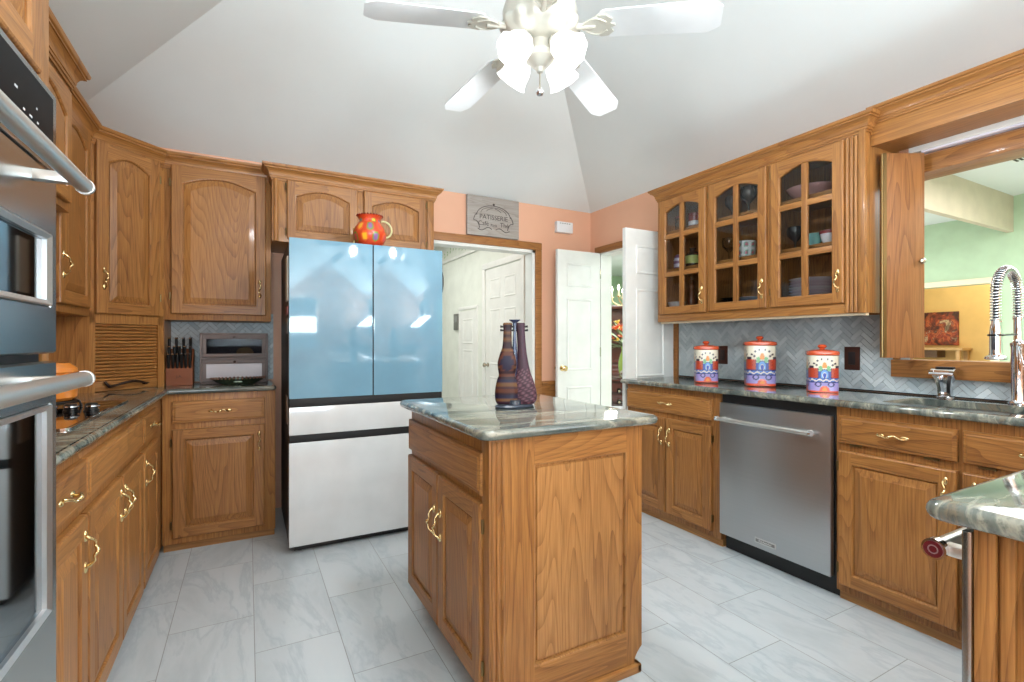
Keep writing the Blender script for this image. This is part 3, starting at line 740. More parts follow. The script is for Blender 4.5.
# cooktop
K = thing('cooktop', 'black glass cooktop with black and chrome knobs along its front', 'cooktop', (-.99, 1.93, .933))
m = MB(); P = round_poly([(0, 0), (.51, 0), (.51, .84), (0, .84)], .02, 4); rs = [[(x, y, 0) for x, y in P], [(x, y, .005) for x, y in P], [(x, y, .008) for x, y in offset_poly(P, -.004)]]
m.rings(rs); m.build('glass_top', BGLASS, K, angle=20)
m = MB(); sweep(m, P[::-1], [(-.001, 0), (-.001, .006), (-.005, .0085), (-.008, .0085), (-.008, 0)][::1], 0, True); m.build('metal_rim', CHROME, K)
for kx, y in ((.470, .455), (.408, .462), (.345, .469), (.282, .476)):
    k = MB(); k.lathe([(.024, 0), (.024, .004), (.021, .006), (.019, .026), (.016, .029), (.0005, .030)], 20, 0, (kx, y, .0085)); kk = k.build('knob', BLACK, K)
    r = MB()
    for a0 in (-1.1, 1.3):
        pts = [(kx + .0225 * math.cos(a0 - .9 + 1.8 * t / 8), y + .0225 * math.sin(a0 - .9 + 1.8 * t / 8), .0085 + z) for t in range(9) for z in (.017,)]
        r.tube(pts, .0042, 8)
    r.tube([(kx + .0215 * math.cos(a * PI / 10), y + .0215 * math.sin(a * PI / 10), .0115) for a in range(20)], .002, 6, 0, True)
    r.build('knob_trim', CHROME, kk, label='chrome knob trim')
for (gx, gy) in ((.22, .20), (.275, .63)):
    g = MB()
    g.tube([(gx + .11 * math.cos(a * PI / 12), gy + .11 * math.sin(a * PI / 12), .030) for a in range(24)], .006, 8, 0, True)
    for a in range(6):
        ca, sa = math.cos(a * PI / 3), math.sin(a * PI / 3)
        g.tube([(gx + .035 * ca, gy + .035 * sa, .031), (gx + .12 * ca, gy + .12 * sa, .031), (gx + .125 * ca, gy + .125 * sa, .0085)], .006, 8)
    g.lathe([(.04, .0085), (.04, .018), (.03, .024), (.0005, .025)], 18, 0, (gx, gy, 0)); g.build('burner_grate', BLACK, K)
# orange pot on the far burner
ORANGE = plain('orange_enamel', (214, 128, 52), .2, 0, .6)
kt = thing('cooking_pot', 'rounded orange enamel pot on the cooktop, half hidden by the oven handle', 'pot', (-.715, 2.56, .9705))
m = MB(); m.lathe([(.0005, 0), (.10, 0), (.112, .012), (.115, .05), (.115, .105), (.111, .108), (.10, .012), (.0005, .01)], 32); m.build('body', ORANGE, kt)
m = MB(); m.lathe([(.113, .108), (.116, .112), (.112, .128), (.09, .146), (.05, .155), (.0005, .157)], 32); lid = m.build('lid', ORANGE, kt)
m = MB(); m.lathe([(.009, .155), (.009, .166), (.02, .172), (.02, .182), (.0005, .185)], 16); m.build('lid_knob', BLACK, lid)
m = MB()
for s in (-1, 1): m.tube([(.03 * u, s * (.112 + .035 * (1 - u * u)), .085) for u in (-1, -.6, 0, .6, 1)], .007, 8)
m.build('side_handles', ORANGE, kt)

# ---- knife block
K = thing('knife_block', 'small brown knife block full of black-handled knives beside the bread box', 'knife block', (-.372, 3.635, .933))
m = MB(); m.prism([(-.005, 0), (.13, 0), (.13, .215), (.075, .225), (-.005, .105)], -.068, .068, 'x'); m.build('block', plain('cherry_wood_block', (124, 64, 26), .5), K)
nrm = Vector((0, -.78, .62))
rows = [(6, .010, .012, .075), (5, .035, .05, .085), (4, .06, .095, .10)]
for nk, yb, zz, L_ in rows:
    for i in range(nk):
        x = -.055 + .11 * i / max(1, nk - 1); y0 = yb - .012; z0 = .105 + (yb) * 1.45
        kn = MB(); p = Vector((x, y0, z0)); d = Vector((0, -.16, .985)); pts = [tuple(p + d * (L_ * t)) for t in (-.2, .0, .2, .5, .8, .95, 1.0)]
        kn.tube(pts, [.007, .008, .0085, .0075, .0085, .008, .004], 8); kk = kn.build('knife_handle', BLACK, K)
        q = MB(); q.tube([tuple(p + d * (L_ * .98)), tuple(p + d * (L_ * 1.05))], .0085, 8); q.build('steel_butt', CHROME, kk)
text('engraved_mark', 'J.A.', .022, plain('burnt_mark', (40, 22, 14), .6), K, (0, -.0055, .055), (PI / 2, 0, 0))
# ---- bread box
Bx = thing('bread_box', 'grey-brown two-tier bread box with windowed flap doors on the back counter', 'bread box', (-.268, 3.652, .933))
FROST = plain('frosted_pale_panel', (184, 178, 182), .3)
TAUPE = plain('taupe_stained_wood', (112, 98, 94), .5); w = .385; h = .325
m = MB(); m.box(0, 0, 0, .012, .25, h, 0, .002); m.box(w - .012, 0, 0, w, .25, h, 0, .002); m.box(0, 0, h - .012, w, .25, h, 0, .002); m.box(0, 0, 0, w, .25, .012, 0, .002); m.box(0, .01, .155, w, .25, .168, 0); m.box(0, .24, 0, w, .25, h, 0); m.build('case', TAUPE, Bx)
for z0, z1 in ((.015, .153), (.170, .312)):
    m = MB(); a, b = .014, w - .014; f = .022
    m.box(a, -.004, z0, b, .010, z0 + f, 0, .002); m.box(a, -.004, z1 - f - .004, b, .010, z1, 0, .002); m.box(a, -.0035, z0 + f, a + f, .010, z1 - f - .004, 0, .001); m.box(b - f, -.0035, z0 + f, b, .010, z1 - f - .004, 0, .001)
    d = m.build('flap_door', TAUPE, Bx); g = MB(); FR = SMOKE if z0 > .1 else FROST; g.box(a + f - .003, .002, z0 + f - .003, b - f + .003, .005, z1 - f, 0); g.build('window', FR, d)
    k = MB(); k.lathe([(.004, 0), (.004, .010), (.009, .014), (.008, .020), (.0005, .022)], 12); kk = MB(); kk.add([(w / 2 + v[0], -.004 - v[2], z1 - .013 + v[1]) for v in k.v], k.f); kk.build('knob', IRON, d)
bl = MB(); bl.tube([(-.268 + .20 + .10 * t, 3.76 + .01 * math.sin(3 * t), .933 + .195 + .012 * math.sin(PI * t)) for t in [i / 8 for i in range(9)]], [.006, .018, .024, .027, .028, .027, .024, .017, .005], 12)
tag(bl.build('bread_loaf', plain('bread_crust', (222, 178, 120), .7)), 'small golden bread loaf inside the top tier of the bread box', 'bread')
# oval dish in front of the bread box
D = thing('serving_dish', 'dark green oval dish with a beaded brown rim before the bread box', 'dish', (-.055, 3.565, .933))
DKG = plain('dark_green_glaze', (38, 52, 36), .2, 0, .5)
m = MB(); m.lathe([(.0005, 0), (.085, 0), (.12, .016), (.15, .036), (.146, .037), (.115, .020), (.08, .006), (.0005, .006)], 36, 0, sx=1, sy=.45); m.build('bowl', DKG, D)
m = MB()
for i in range(40):
    a = 2 * PI * i / 40; m.lathe([(.0005, -.006), (.0045, -.004), (.006, 0), (.0045, .004), (.0005, .006)], 6, 0, (.15 * math.cos(a), .0675 * math.sin(a), .040))
m.build('beaded_rim', plain('brown_bead', (104, 62, 40), .4), D)
m = MB()
for s in range(6):
    a = s * PI / 3; m.lathe([(.0005, -.004), (.012, -.002), (.016, 0), (.010, .004), (.0005, .005)], 8, 0, (.0 + .018 * math.cos(a), -.050 + .006 * math.sin(a), .026 + .008 * math.sin(a)), sx=1, sy=.5)
m.build('painted_flower', plain('white_flower_glaze', (206, 222, 200), .3), D)

# ---- pitcher on the refrigerator
def patches(spots, base_):
    def f(th, k, n, z):
        t = k / (n - 1.)
        for (a, b, r, c2) in spots:
            d = min(abs(th - a), 1 - abs(th - a)) * 3.2
            if math.hypot(d, (t - b) * 1.35) < r: return c2
        return base_
    return f
RED = lin((206, 66, 30)); YEL = lin((238, 176, 40)); PUR = lin((136, 92, 150)); GRN = lin((110, 140, 50)); PNK = lin((214, 72, 74))
rnd = random.Random(11); spots = []
for i in range(9):
    for j, b in enumerate((.28, .48, .68)):
        a = (i + .5 * (j % 2)) / 9.; spots += [(a, b, .085, [YEL, PUR, PNK][(i + j) % 3])]
    for j, b in enumerate((.28, .48, .68)):
        a = (i + .5 * (j % 2)) / 9.; spots += [(a, b, .125, GRN if (i + j) % 2 else lin((226, 100, 36)))]
Pt = thing('pitcher', 'round red-orange hand-painted pitcher with yellow and purple flowers on the refrigerator', 'pitcher', (.668, 3.12, 1.7905))
Pt.scale = (.93, .93, .93)
ctrl = [(.0, .0), (.062, .0), (.088, .022), (.104, .055), (.108, .085), (.098, .122), (.078, .150), (.068, .165), (.066, .178), (.075, .196), (.083, .204)]
def smooth(ctrl, n=48):
    out = []
    m_ = len(ctrl)
    for i in range(n + 1):
        t = i / n * (m_ - 1); k = min(int(t), m_ - 2); u = t - k
        p = [ctrl[max(0, min(m_ - 1, k + q))] for q in (-1, 0, 1, 2)]
        out.append(tuple(.5 * (2 * p[1][a] + (p[2][a] - p[0][a]) * u + (2 * p[0][a] - 5 * p[1][a] + 4 * p[2][a] - p[3][a]) * u * u + (3 * p[1][a] - p[0][a] - 3 * p[2][a] + p[3][a]) * u ** 3) for a in (0, 1)))
    return out
prof = [(max(r, .0004), max(z, 0)) for r, z in smooth(ctrl)]
m = MB(); m.lathe(prof + [(.078, .200), (.060, .176), (.06, .10), (.0005, .02)], 72, 0, col=patches(spots, RED)); m.build('body', PAINTED, Pt)
m = MB()
for i in range(26):
    a = 2 * PI * i / 26; m.lathe([(.0005, -.006), (.005, -.003), (.006, 0), (.005, .003), (.0005, .006)], 8, 0, (.082 * math.cos(a), .082 * math.sin(a), .207))
m.build('scalloped_rim', plain('dark_red_glaze', (120, 30, 24), .25), Pt)
m = MB(); pts = []
for i in range(15):
    t = i / 14; a = PI * (.58 - 1.16 * t); r0 = .072 + .006; pts.append((.085 + .052 * math.cos(a) + .010 * t, -.02, .122 + .055 * math.sin(a)))
m.tube(pts, [.0065] * 15, 10); m.build('handle', plain('pale_green_glaze', (196, 192, 142), .3), Pt)

# ---- sign over the doorway, alarm box
sg = thing('wall_sign', 'square grey wooden bakery sign standing on top of the doorway casing', 'sign', (1.910, 3.915, 2.128))
m = MB(); m.box(-.253, -.016, 0, .253, .016, .345, 0, .003)
GWOOD = oak('weathered_grey_wood', 'x', (176, 168, 160), (140, 132, 124)); m.build('board', GWOOD, sg)
INK = plain('faded_black_print', (72, 62, 60), .7)
text('lettering', 'PATISSERIE', .058, INK, sg, (0, -.0165, .165), (PI / 2, 0, 0))
text('lettering', 'Café', .055, INK, sg, (-.10, -.0165, .108), (PI / 2, 0, 0)); text('lettering', 'Thé', .055, INK, sg, (.105, -.0165, .108), (PI / 2, 0, 0)); text('lettering', 'Paris', .032, INK, sg, (0, -.0165, .098), (PI / 2, 0, 0))
m = MB()
def flat_curve(pts, r=.003): m.tube([(x, -.0165, z) for x, z in pts], r, 6)
flat_curve([(.165 * math.cos(PI * t / 20), .175 + .095 * math.sin(PI * t / 20)) for t in range(21)]); flat_curve([(.125 * math.cos(PI * t / 20), .200 + .055 * math.sin(PI * t / 20)) for t in range(21)], .002)
for s in (-1, 1):
    flat_curve([(s * (.165 + .028 * math.sin(PI * 1.5 * t / 14)), .178 - .10 * t / 14 + .012 * math.cos(PI * 3 * t / 14)) for t in range(15)])
    flat_curve([(s * (.02 + .135 * t / 14), .062 + .014 * math.sin(PI * 2 * t / 14)) for t in range(15)], .003)
    flat_curve([(s * (.012 + .06 * t / 10), .245 - .018 * (t / 10) ** 2 * 1.5) for t in range(11)], .002)
m.lathe([(.0005, -.010), (.009, -.006), (.011, 0), (.009, .006), (.0005, .010)], 10, 0, (0, -.0165, .282), sy=.25)
m.build('scroll_ornament', INK, sg)
bx = thing('alarm_siren_box', 'small white plastic box on the peach wall near the corner', 'wall box', (2.665, 3.94, 2.295))
m = MB(); m.box(-.092, -.045, -.052, .092, 0, .052, 0, .008); m.build('case', plain('white_plastic', (226, 224, 224), .4), bx)
m = MB()
for i in range(5): m.box(-.06 + i * .026, -.0462, .030, -.045 + i * .026, -.0445, .038)
m.build('vent_slots', plain('grey_slots', (150, 148, 146), .6), bx)
sw = thing('light_switch', 'white light switch on the peach wall behind the open white door leaf', 'switch', (2.64, 3.94, 1.24))
m = MB(); m.box(-.04, -.006, -.06, .04, 0, .06, 0, .003); m.build('plate', WHITE, sw); m = MB(); m.box(-.006, -.016, -.012, .006, -.005, .012, 0, .002); m.build('toggle', WHITE, sw)

# ================================================================== ISLAND
I = thing('kitchen_island', 'freestanding oak kitchen island cabinet with two doors and a panelled end', 'kitchen island', (0, 0, 0))
x0, x1, y0, y1 = .66, 1.272, 1.365, 2.20
m = MB(); m.box(x0, y0 + .016, .10, x1 - .002, y1, .90, 0, .001); m.box(x0 + .06, y0 + .03, 0, x1 - .03, y1 - .02, .10, 1); m.build('carcass', [OAK['z'], OAKD['x']], I)
# end panel facing the camera: frame with a flat recessed panel
m = MB(); zT = .898
R = lambda a, b, c, d, y: [(a, y, b), (c, y, b), (c, y, d), (a, y, d)]
pa, pb, pc, pd = .815, .150, 1.200, .805
m.add([(.712, y0, .0), (pa, y0, .0), (pa, y0, zT), (.712, y0, zT)], [(0, 1, 2, 3)], 0); m.add([(pc, y0, .09), (x1, y0, .09), (x1, y0, zT), (pc, y0, zT)], [(0, 1, 2, 3)], 0)
m.add([(pa, y0, pd), (pc, y0, pd), (pc, y0, zT), (pa, y0, zT)], [(0, 1, 2, 3)], 1); m.add([(pa, y0, .03), (pc, y0, .03), (pc, y0, pb), (pa, y0, pb)], [(0, 1, 2, 3)], 1)
m.rings([R(pa, pb, pc, pd, y0), R(pa + .003, pb + .003, pc - .003, pd - .003, y0 + .002), R(pa + .005, pb + .005, pc - .005, pd - .005, y0 + .013), R(pa + .012, pb + .012, pc - .012, pd - .012, y0 + .013), R(pa + .015, pb + .015, pc - .015, pd - .015, y0 + .007)], 2, False, True)
foot = [(pc, .03), (1.235, .03)] + [(1.235 + .037 * (t / 6) ** 2, .03 + .06 * t / 6) for t in range(7)] + [(pc, .09)]
m.prism(foot, y0, y0 + .02, 'y', 0)
m.build('end_panel', [OAK['z'], OAK['x'], VENEER], I, angle=15)
m = MB(); m.box(.70, y0 - .012, 0, 1.262, y0 + .02, .032, 0, .006); m.box(1.24, y0 - .012, 0, 1.262, y1, .032, 0, .006); m.build('base_moulding', OAK['x'], I)
# corner post with flutes
m = MB(); m.box(.652, y0 - .002, .0, .712, y0 + .055, .898, 0, .004)
for xx in (.664, .682, .700): m.tube([(xx, y0 - .002, .02), (xx, y0 - .002, .89)], .0062, 8)
m.box(.65, y0 - .004, .0, .714, y0 + .056, .02, 0, .002); m.build('corner_post', OAK['z'], I)
# left face: drawer front and two doors in a rotated frame
wL = 2.195 - 1.41; h_ = .585
for o in (drawer(None, 0, .715, wL, .135, False, name='drawer'),
          door(None, 0, .105, wL / 2 - .003, h_, 0, handle=(wL / 2 - .035, .40), hinge='l'),
          door(None, wL / 2 + .003, .105, wL / 2 - .003, h_, 0, handle=(.032, .40), hinge='r')):
    o.parent = I; o.rotation_euler = (0, 0, -PI / 2); o.location = (.66, 2.195 - o.location.x, o.location.z)
tag(slab(round_poly([(.612, 1.325), (1.335, 1.325), (1.335, 2.26), (.612, 2.26)], .045, 6), .900, .932).build('countertop', GRAN, angle=40), 'rectangular polished granite slab on top of the kitchen island', 'countertop')

# ---- mosaic guitar ornament on the island
G = thing('guitar_ornament', 'purple striped mosaic ornament of two guitar bodies on the island', 'ornament', (.965, 1.775, .933))
PB = [lin((50, 24, 34)), lin((28, 22, 46)), lin((84, 44, 28)), lin((40, 18, 26)), lin((98, 64, 34))]
m = MB(); m.lathe([(.0005, 0), (.085, 0), (.088, .006), (.08, .012), (.0005, .013)], 28, 0, sy=.62); m.lathe([(.03, .012), (.028, .03), (.0005, .032)], 16, 0); m.build('base', plain('dark_blue_grey_base', (44, 50, 60), .3), G)
def guitar(cx, cy, prof, coln, lean, rotz, name):
    m = MB(); n = 22; rs = []; vs = []; cs = []; seg = 26
    pr = smooth(prof, 56)
    for k, (r, z) in enumerate(pr):
        for i in range(seg):
            a = 2 * PI * i / seg; e = 3.2
            rr = 1 / ((abs(math.cos(a)) ** e + abs(math.sin(a)) ** e) ** (1 / e))
            x = r * rr * math.cos(a); y = .34 * min(r, .045) * 2 * .62 * rr * math.sin(a)
            vs.append((x + lean * z, y, z)); cs.append(coln(i / seg, z, x))
    N = len(pr); fs = [(k * seg + i, k * seg + (i + 1) % seg, (k + 1) * seg + (i + 1) % seg, (k + 1) * seg + i) for k in range(N - 1) for i in range(seg)] + [tuple(range(seg))[::-1], tuple(range((N - 1) * seg, N * seg))]
    m.add(vs, fs, 0, cs); o = m.build(name, PAINTEDM, G, (cx, cy, .014), (0, 0, rotz)); return o
def stripes(th, z, x):
    if .135 < z < .20 and (x / .026) ** 2 + ((z - .168) / .036) ** 2 < 1: return PB[1]
    if .135 < z < .215 and (x / .034) ** 2 + ((z - .170) / .046) ** 2 < 1: return PB[2]
    return [PB[0], PB[4], PB[1], PB[3], PB[2]][int(z / .0125) % 5] if z < .125 else (PB[3] if int(z / .012) % 3 else PB[4])
def mosaic(th, z, x):
    if z > .14: return [PB[0], lin((62, 36, 50))][int(th * 4) % 2]
    return lin((104, 70, 80)) if (int(th * 26) + int(z / .008)) % 3 == 0 else PB[0]
rz = -YAW
g1 = guitar(-.030, .014, [(.040, 0), (.048, .02), (.048, .06), (.040, .10), (.034, .118), (.038, .145), (.039, .17), (.030, .205), (.020, .235), (.017, .30), (.019, .325), (.016, .332)], stripes, .012, rz, 'guitar_body')
g2 = guitar(.040, -.016, [(.038, 0), (.050, .02), (.050, .05), (.042, .09), (.030, .13), (.022, .18), (.018, .23), (.017, .30), (.019, .325), (.016, .332)], mosaic, -.06, rz, 'guitar_body')
for (ob, lean) in ((g1, .012), (g2, -.06)):
    p = MB()
    for z in (.30, .315):
        for s in (-1, 1): p.tube([(lean * z + s * .014, 0, z), (lean * z + s * .030, 0, z + .002)], [.003, .005], 8)
    p.build('tuning_peg', BLACK, ob)
m = MB(); m.rings([[(.0 + .012 * math.cos(a), .006 * math.sin(a), z) for a in [k * PI / 6 for k in range(12)]] for z in (.014, .2)] + [[(r * math.cos(a), r * .6 * math.sin(a), z) for a in [k * PI / 6 for k in range(12)]] for r, z in ((.006, .30), (.008, .345), (.024, .357), (.022, .359))]); m.build('centre_stem', plain('dark_blue_glass_strip', (46, 56, 84), .15), G, rot=(0, 0, rz))

# ================================================================== CEILING FAN
fx, fy, fz = 1.0175, 1.663, 2.367
FN = thing('ceiling_fan', 'white five-blade ceiling fan with four lit tulip shades over the island', 'ceiling fan', (fx, fy, fz))
CREAMW = plain('antique_silver_white_metal', (200, 196, 184), .4, .25); BLADE = plain('white_fan_blade', (222, 223, 223), .4)
m = MB(); m.lathe([(.013, .20), (.013, 1.13)], 16); m.build('downrod', CREAMW, FN)
m = MB(); m.lathe([(.0005, 1.22), (.07, 1.22), (.07, 1.19), (.05, 1.13), (.02, 1.09), (.0005, 1.09)], 24); m.build('canopy', CREAMW, FN)
m = MB()
seg = 60; prof = [(.05, .012), (.10, .018), (.138, .035), (.150, .06), (.150, .075), (.142, .082), (.146, .09), (.148, .13), (.140, .155), (.10, .185), (.04, .205), (.0005, .21)]
vs = []; 
for k, (r, z) in enumerate(prof):
    for i in range(seg):
        a = 2 * PI * i / seg; rr = r * (1 + (.07 if (i // 2) % 2 and 0 < k < 6 else 0)); vs.append((rr * math.cos(a), rr * math.sin(a), z))
N = len(prof); m.add(vs, [(k * seg + i, k * seg + (i + 1) % seg, (k + 1) * seg + (i + 1) % seg, (k + 1) * seg + i) for k in range(N - 1) for i in range(seg)] + [tuple(range(seg))[::-1]])
m.build('motor_housing', CREAMW, FN, angle=50)
az0 = math.degrees(YAW) - 1.6 + 36
for k in range(5):
    az = math.radians(az0 + 72 * k); ang = PI / 2 - az
    P = round_poly([(.235, -.064), (.625, -.073), (.668, -.045), (.668, .045), (.625, .073), (.235, .064)], [.03, .012, .008, .008, .012, .03], 4)
    m = MB(); tl = math.radians(-9)
    def tw(x, y, z): return (x, y * math.cos(tl), z + y * math.sin(tl) + (.668 - x) * .115)
    m.rings([[tw(x, y, -.003) for x, y in P], [tw(x, y, .003) for x, y in P]]); b = m.build('blade', BLADE, FN, rot=(0, 0, ang), angle=30)
    q = MB()
    hP = [(.12, -.018), (.17, -.012), (.205, -.030), (.235, -.052), (.262, -.050), (.285, -.030), (.275, -.012), (.295, 0), (.275, .012), (.285, .030), (.262, .050), (.235, .052), (.205, .030), (.17, .012), (.12, .018)]
    q.rings([[tw(x, y, -.010) for x, y in hP], [tw(x, y, -.003) for x, y in hP]])
    q.tube([(.10, 0, .062), (.13, 0, .058), (.17, 0, .050), (.22, 0, .042)], [.014, .013, .011, .008], 10)
    for s in (-1, 1): q.tube([tw(.17 + .09 * t, s * (.010 + .030 * math.sin(PI * t * .9)), -.011) for t in [i / 8 for i in range(9)]], .004, 6)
    q.build('blade_iron', CREAMW, b)
m = MB(); m.lathe([(.0005, -.105), (.012, -.10), (.02, -.085), (.03, -.078), (.042, -.066), (.056, -.05), (.058, -.03), (.05, -.012), (.05, .0), (.05, .014)], 28); kit = m.build('light_kit', CREAMW, FN)
for k in range(4):
    a = PI / 2 - (YAW + math.radians(-1.6 + 45 + 90 * k)); ca, sa = math.cos(a), math.sin(a)
    m = MB(); m.tube([(.05 * ca, .05 * sa, -.045), (.072 * ca, .072 * sa, -.030), (.092 * ca, .092 * sa, -.024)], [.010, .008, .014], 10)
    arm = m.build('lamp_arm', CREAMW, FN)
    ax = Vector((ca * .74, sa * .74, -.67)).normalized(); o0 = Vector((.070 * ca, .070 * sa, -.002))
    up = Vector((0, 0, 1)); e1 = ax.cross(up).normalized(); e2 = ax.cross(e1)
    def lam(prof, seg=28, flute=0):
        return [[tuple(o0 + ax * z + (e1 * math.cos(2 * PI * i / seg) + e2 * math.sin(2 * PI * i / seg)) * r * .96 * (1 + flute * math.cos(8 * 2 * PI * i / seg) * (z / .12))) for i in range(seg)] for r, z in prof]
    m = MB(); m.rings(lam([(.022, .012), (.034, .022), (.050, .045), (.057, .07), (.057, .09), (.062, .108), (.069, .122), (.066, .122), (.058, .108), (.053, .09), (.053, .07), (.046, .047), (.030, .026)], 32, .04), 0, False, False)
    m.build('lamp_shade', SHADE, FN, angle=60)
    m = MB(); m.rings(lam([(.024, 0), (.026, .014), (.024, .02)])); m.build('shade_holder', CREAMW, arm)
    m = MB(); m.rings(lam([(.012, .02), (.016, .04), (.022, .06), (.020, .075), (.008, .085)], 14)); m.build('light_bulb', BULB, arm)
    p = o0 + ax * .125 + Vector((fx, fy, fz))
    sp_ = light('fan_lamp', 'SPOT', p, 27, (.92, .965, 1.0), .05)           # light leaving the open mouth of the shade
    sp_.data.spot_size = math.radians(150); sp_.data.spot_blend = .7; sp_.rotation_euler = ax.to_track_quat('-Z', 'Y').to_euler()
m = MB(); m.tube([(0, 0, -.10), (0, 0, -.165)], .0022, 6)
for i in range(14): m.lathe([(.0005, -.003), (.0032, 0), (.0005, .003)], 8, 0, (0, 0, -.105 - i * .0045))
ch = m.build('pull_chain', NICKEL, FN); m = MB(); m.lathe([(.0005, -.017), (.010, -.014), (.0165, 0), (.010, .014), (.0005, .017)], 16, 0, (0, 0, -.178)); m.build('chain_ball', CHROME, ch, angle=60)

# ================================================================== RIGHT RUN (local x -> -Y)
RZ = -PI / 2
base_unit('oak base cabinet nearest the open white door leaf, one drawer over two doors', (2.43, 2.752, 0), RZ, .80, [(.022, .355, 'r', .58), (.386, .355, 'l', .58)], [(.008, .738, True)], depth=.555)
DW = thing('dishwasher', 'stainless dishwasher with a horizontal bar handle between oak cabinets', 'dishwasher', (2.43, 1.946, 0), RZ)
w = .634
m = MB(); m.box(.003, .002, .10, w - .003, .54, .897); m.box(.003, .035, .0, w - .003, .50, .10); m.build('tub_body', BLACK, DW)
m = MB(); m.box(.010, -.032, .10, w - .010, 0, .852, 0, .004); m.build('door_panel', STEEL, DW)
m = MB(); m.tube([(.03, -.075, .764), (w - .085, -.075, .764)], .0115, 16)
for xx in (.045, w - .10): m.tube([(xx, -.032, .764), (xx, -.075, .764)], .010, 12)
hb = m.build('bar_handle', HANDLE, DW, angle=40)
for xx, s in ((.03, -1), (w - .085, 1)): m = MB(); m.tube([(xx, -.075, .764), (xx + s * .012, -.075, .764)], .0145, 16); m.build('handle_end', CHROME, hb)
m = MB(); m.box(.235, -.0345, .128, .355, -.0315, .156, 0, .0008); bd = m.build('badge', plain('badge_silver', (206, 206, 204), .35, .5), DW)
m = MB(); m.box(.241, -.0350, .134, .349, -.0340, .150); m.build('badge_field', plain('badge_grey', (120, 118, 116), .4), bd)
text('badge_lettering', 'KitchenAid', .016, plain('badge_ink', (216, 216, 214), .4), bd, (.295, -.0352, .142), (PI / 2, 0, 0), .0004)
c = thing('base_cabinet', 'oak sink base cabinet with tilt-out drawer fronts right of the dishwasher', 'cabinet', (2.43, 1.312, 0), RZ)
w = 1.16; m = MB(); m.box(0, .002, .045, w, .02, .90); m.box(.0005, .0202, .046, .02, .5545, .8995); m.box(w - .02, .0202, .046, w - .0005, .5545, .8995); m.box(0.001, .54, .0465, w - .001, .555, .899); m.box(0.001, .0205, .0455, w - .001, .554, .065); m.box(.004, .022, 0, w - .004, .54, .047, 1); m.build('carcass', [OAK['z'], OAKD['x']], c)
for x in (.016, .466):
    d = drawer(c, x, .735, .434, .125)
    hg = MB()
    for xx in (.07, .35): hg.box(xx - .025, -.012, -.010, xx + .025, -.001, -.002, 0, .002)
    hg.build('tilt_hinge', ABRASS, d)
door(c, .016, .08, .434, .62, 0, handle=(.40, .53), hinge='l'); door(c, .466, .08, .434, .62, 0, handle=(.036, .53), hinge='r')
door(c, .91, .08, .22, .62, 0, handle=(.03, .53)); drawer(c, .91, .735, .22, .125)
# counter with undermount sink
CT = slab(round_poly([(2.392, .15), (2.985, .15), (2.985, 2.805), (2.392, 2.805)], [.01, 0, 0, .035], 5), .900, .932).build('countertop', GRAN, None, angle=40)
tag(CT, 'long polished granite countertop along the right wall with the sink and canisters', 'countertop')
cut = MB(); sp = round_poly([(2.50, .42), (2.84, .42), (2.84, 1.17), (2.50, 1.17)], .05, 5); cut.prism(sp, .8, 1.0); boolean_cut(CT, cut.build('cutter', GRAN))
CT.data.shade_smooth(); CT.data.set_sharp_from_angle(angle=math.radians(40))
m = MB(); rs = []
for d_, z in ((.012, .899), (.004, .899), (.002, .76), (-.03, .735), (-.03, .735)): rs.append([(x, y, z) for x, y in offset_poly(sp, d_)])
rs2 = [[(x, y, z) for x, y in offset_poly(sp, d_)] for d_, z in ((-.03, .728), (.006, .745), (.009, .893), (.012, .893))]
m.rings(rs[:4], 0, False, True); m.rings(rs2, 0, True, False)
tag(m.build('sink', steel('sink_stainless', (150, 150, 150), .3, 'y'), angle=40), 'undermount stainless sink in the granite countertop below the pass-through', 'sink')

# small waterfall-style tap
tp = thing('waterfall_tap', 'small chrome waterfall-style tap under the wooden sill', 'tap', (2.925, 1.088, .933), RZ)
m = MB(); m.lathe([(.030, 0), (.031, .006), (.024, .010)], 24, sx=1.1, sy=.8)
for s in (-1, 1): m.rings([[(s * (a + b * cx_), y0_ + t_ * cy_, z) for cx_, cy_ in [(-1, -1), (1, -1), (1.2, 0), (1, 1), (-1, 1), (-1.2, 0)]] for a, b, y0_, t_, z in ((.017, .008, 0, .014, .004), (.018, .007, -.003, .016, .05), (.024, .008, -.008, .020, .09), (.034, .010, -.014, .024, .118), (.040, .010, -.02, .030, .130))])
m.rings([[(x, y, z) for x, y, z in ((-.046, yy, zz), (.046, yy, zz), (.046, yy, zz + .007), (-.046, yy, zz + .007))] for yy, zz in ((.022, .135), (.0, .136), (-.025, .131), (-.045, .120), (-.052, .110))])
m.box(-.030, -.005, .085, .030, .018, .132, 0, .006); m.box(-.02, -.004, .002, .02, .012, .03, 0, .004)
m.build('tap_body', CHROME, tp, angle=40)
m = MB(); m.box(-.034, -.018, .143, .034, .012, .149, 0, .002); m.build('lever', plain('dark_lever', (44, 42, 44), .3), tp)
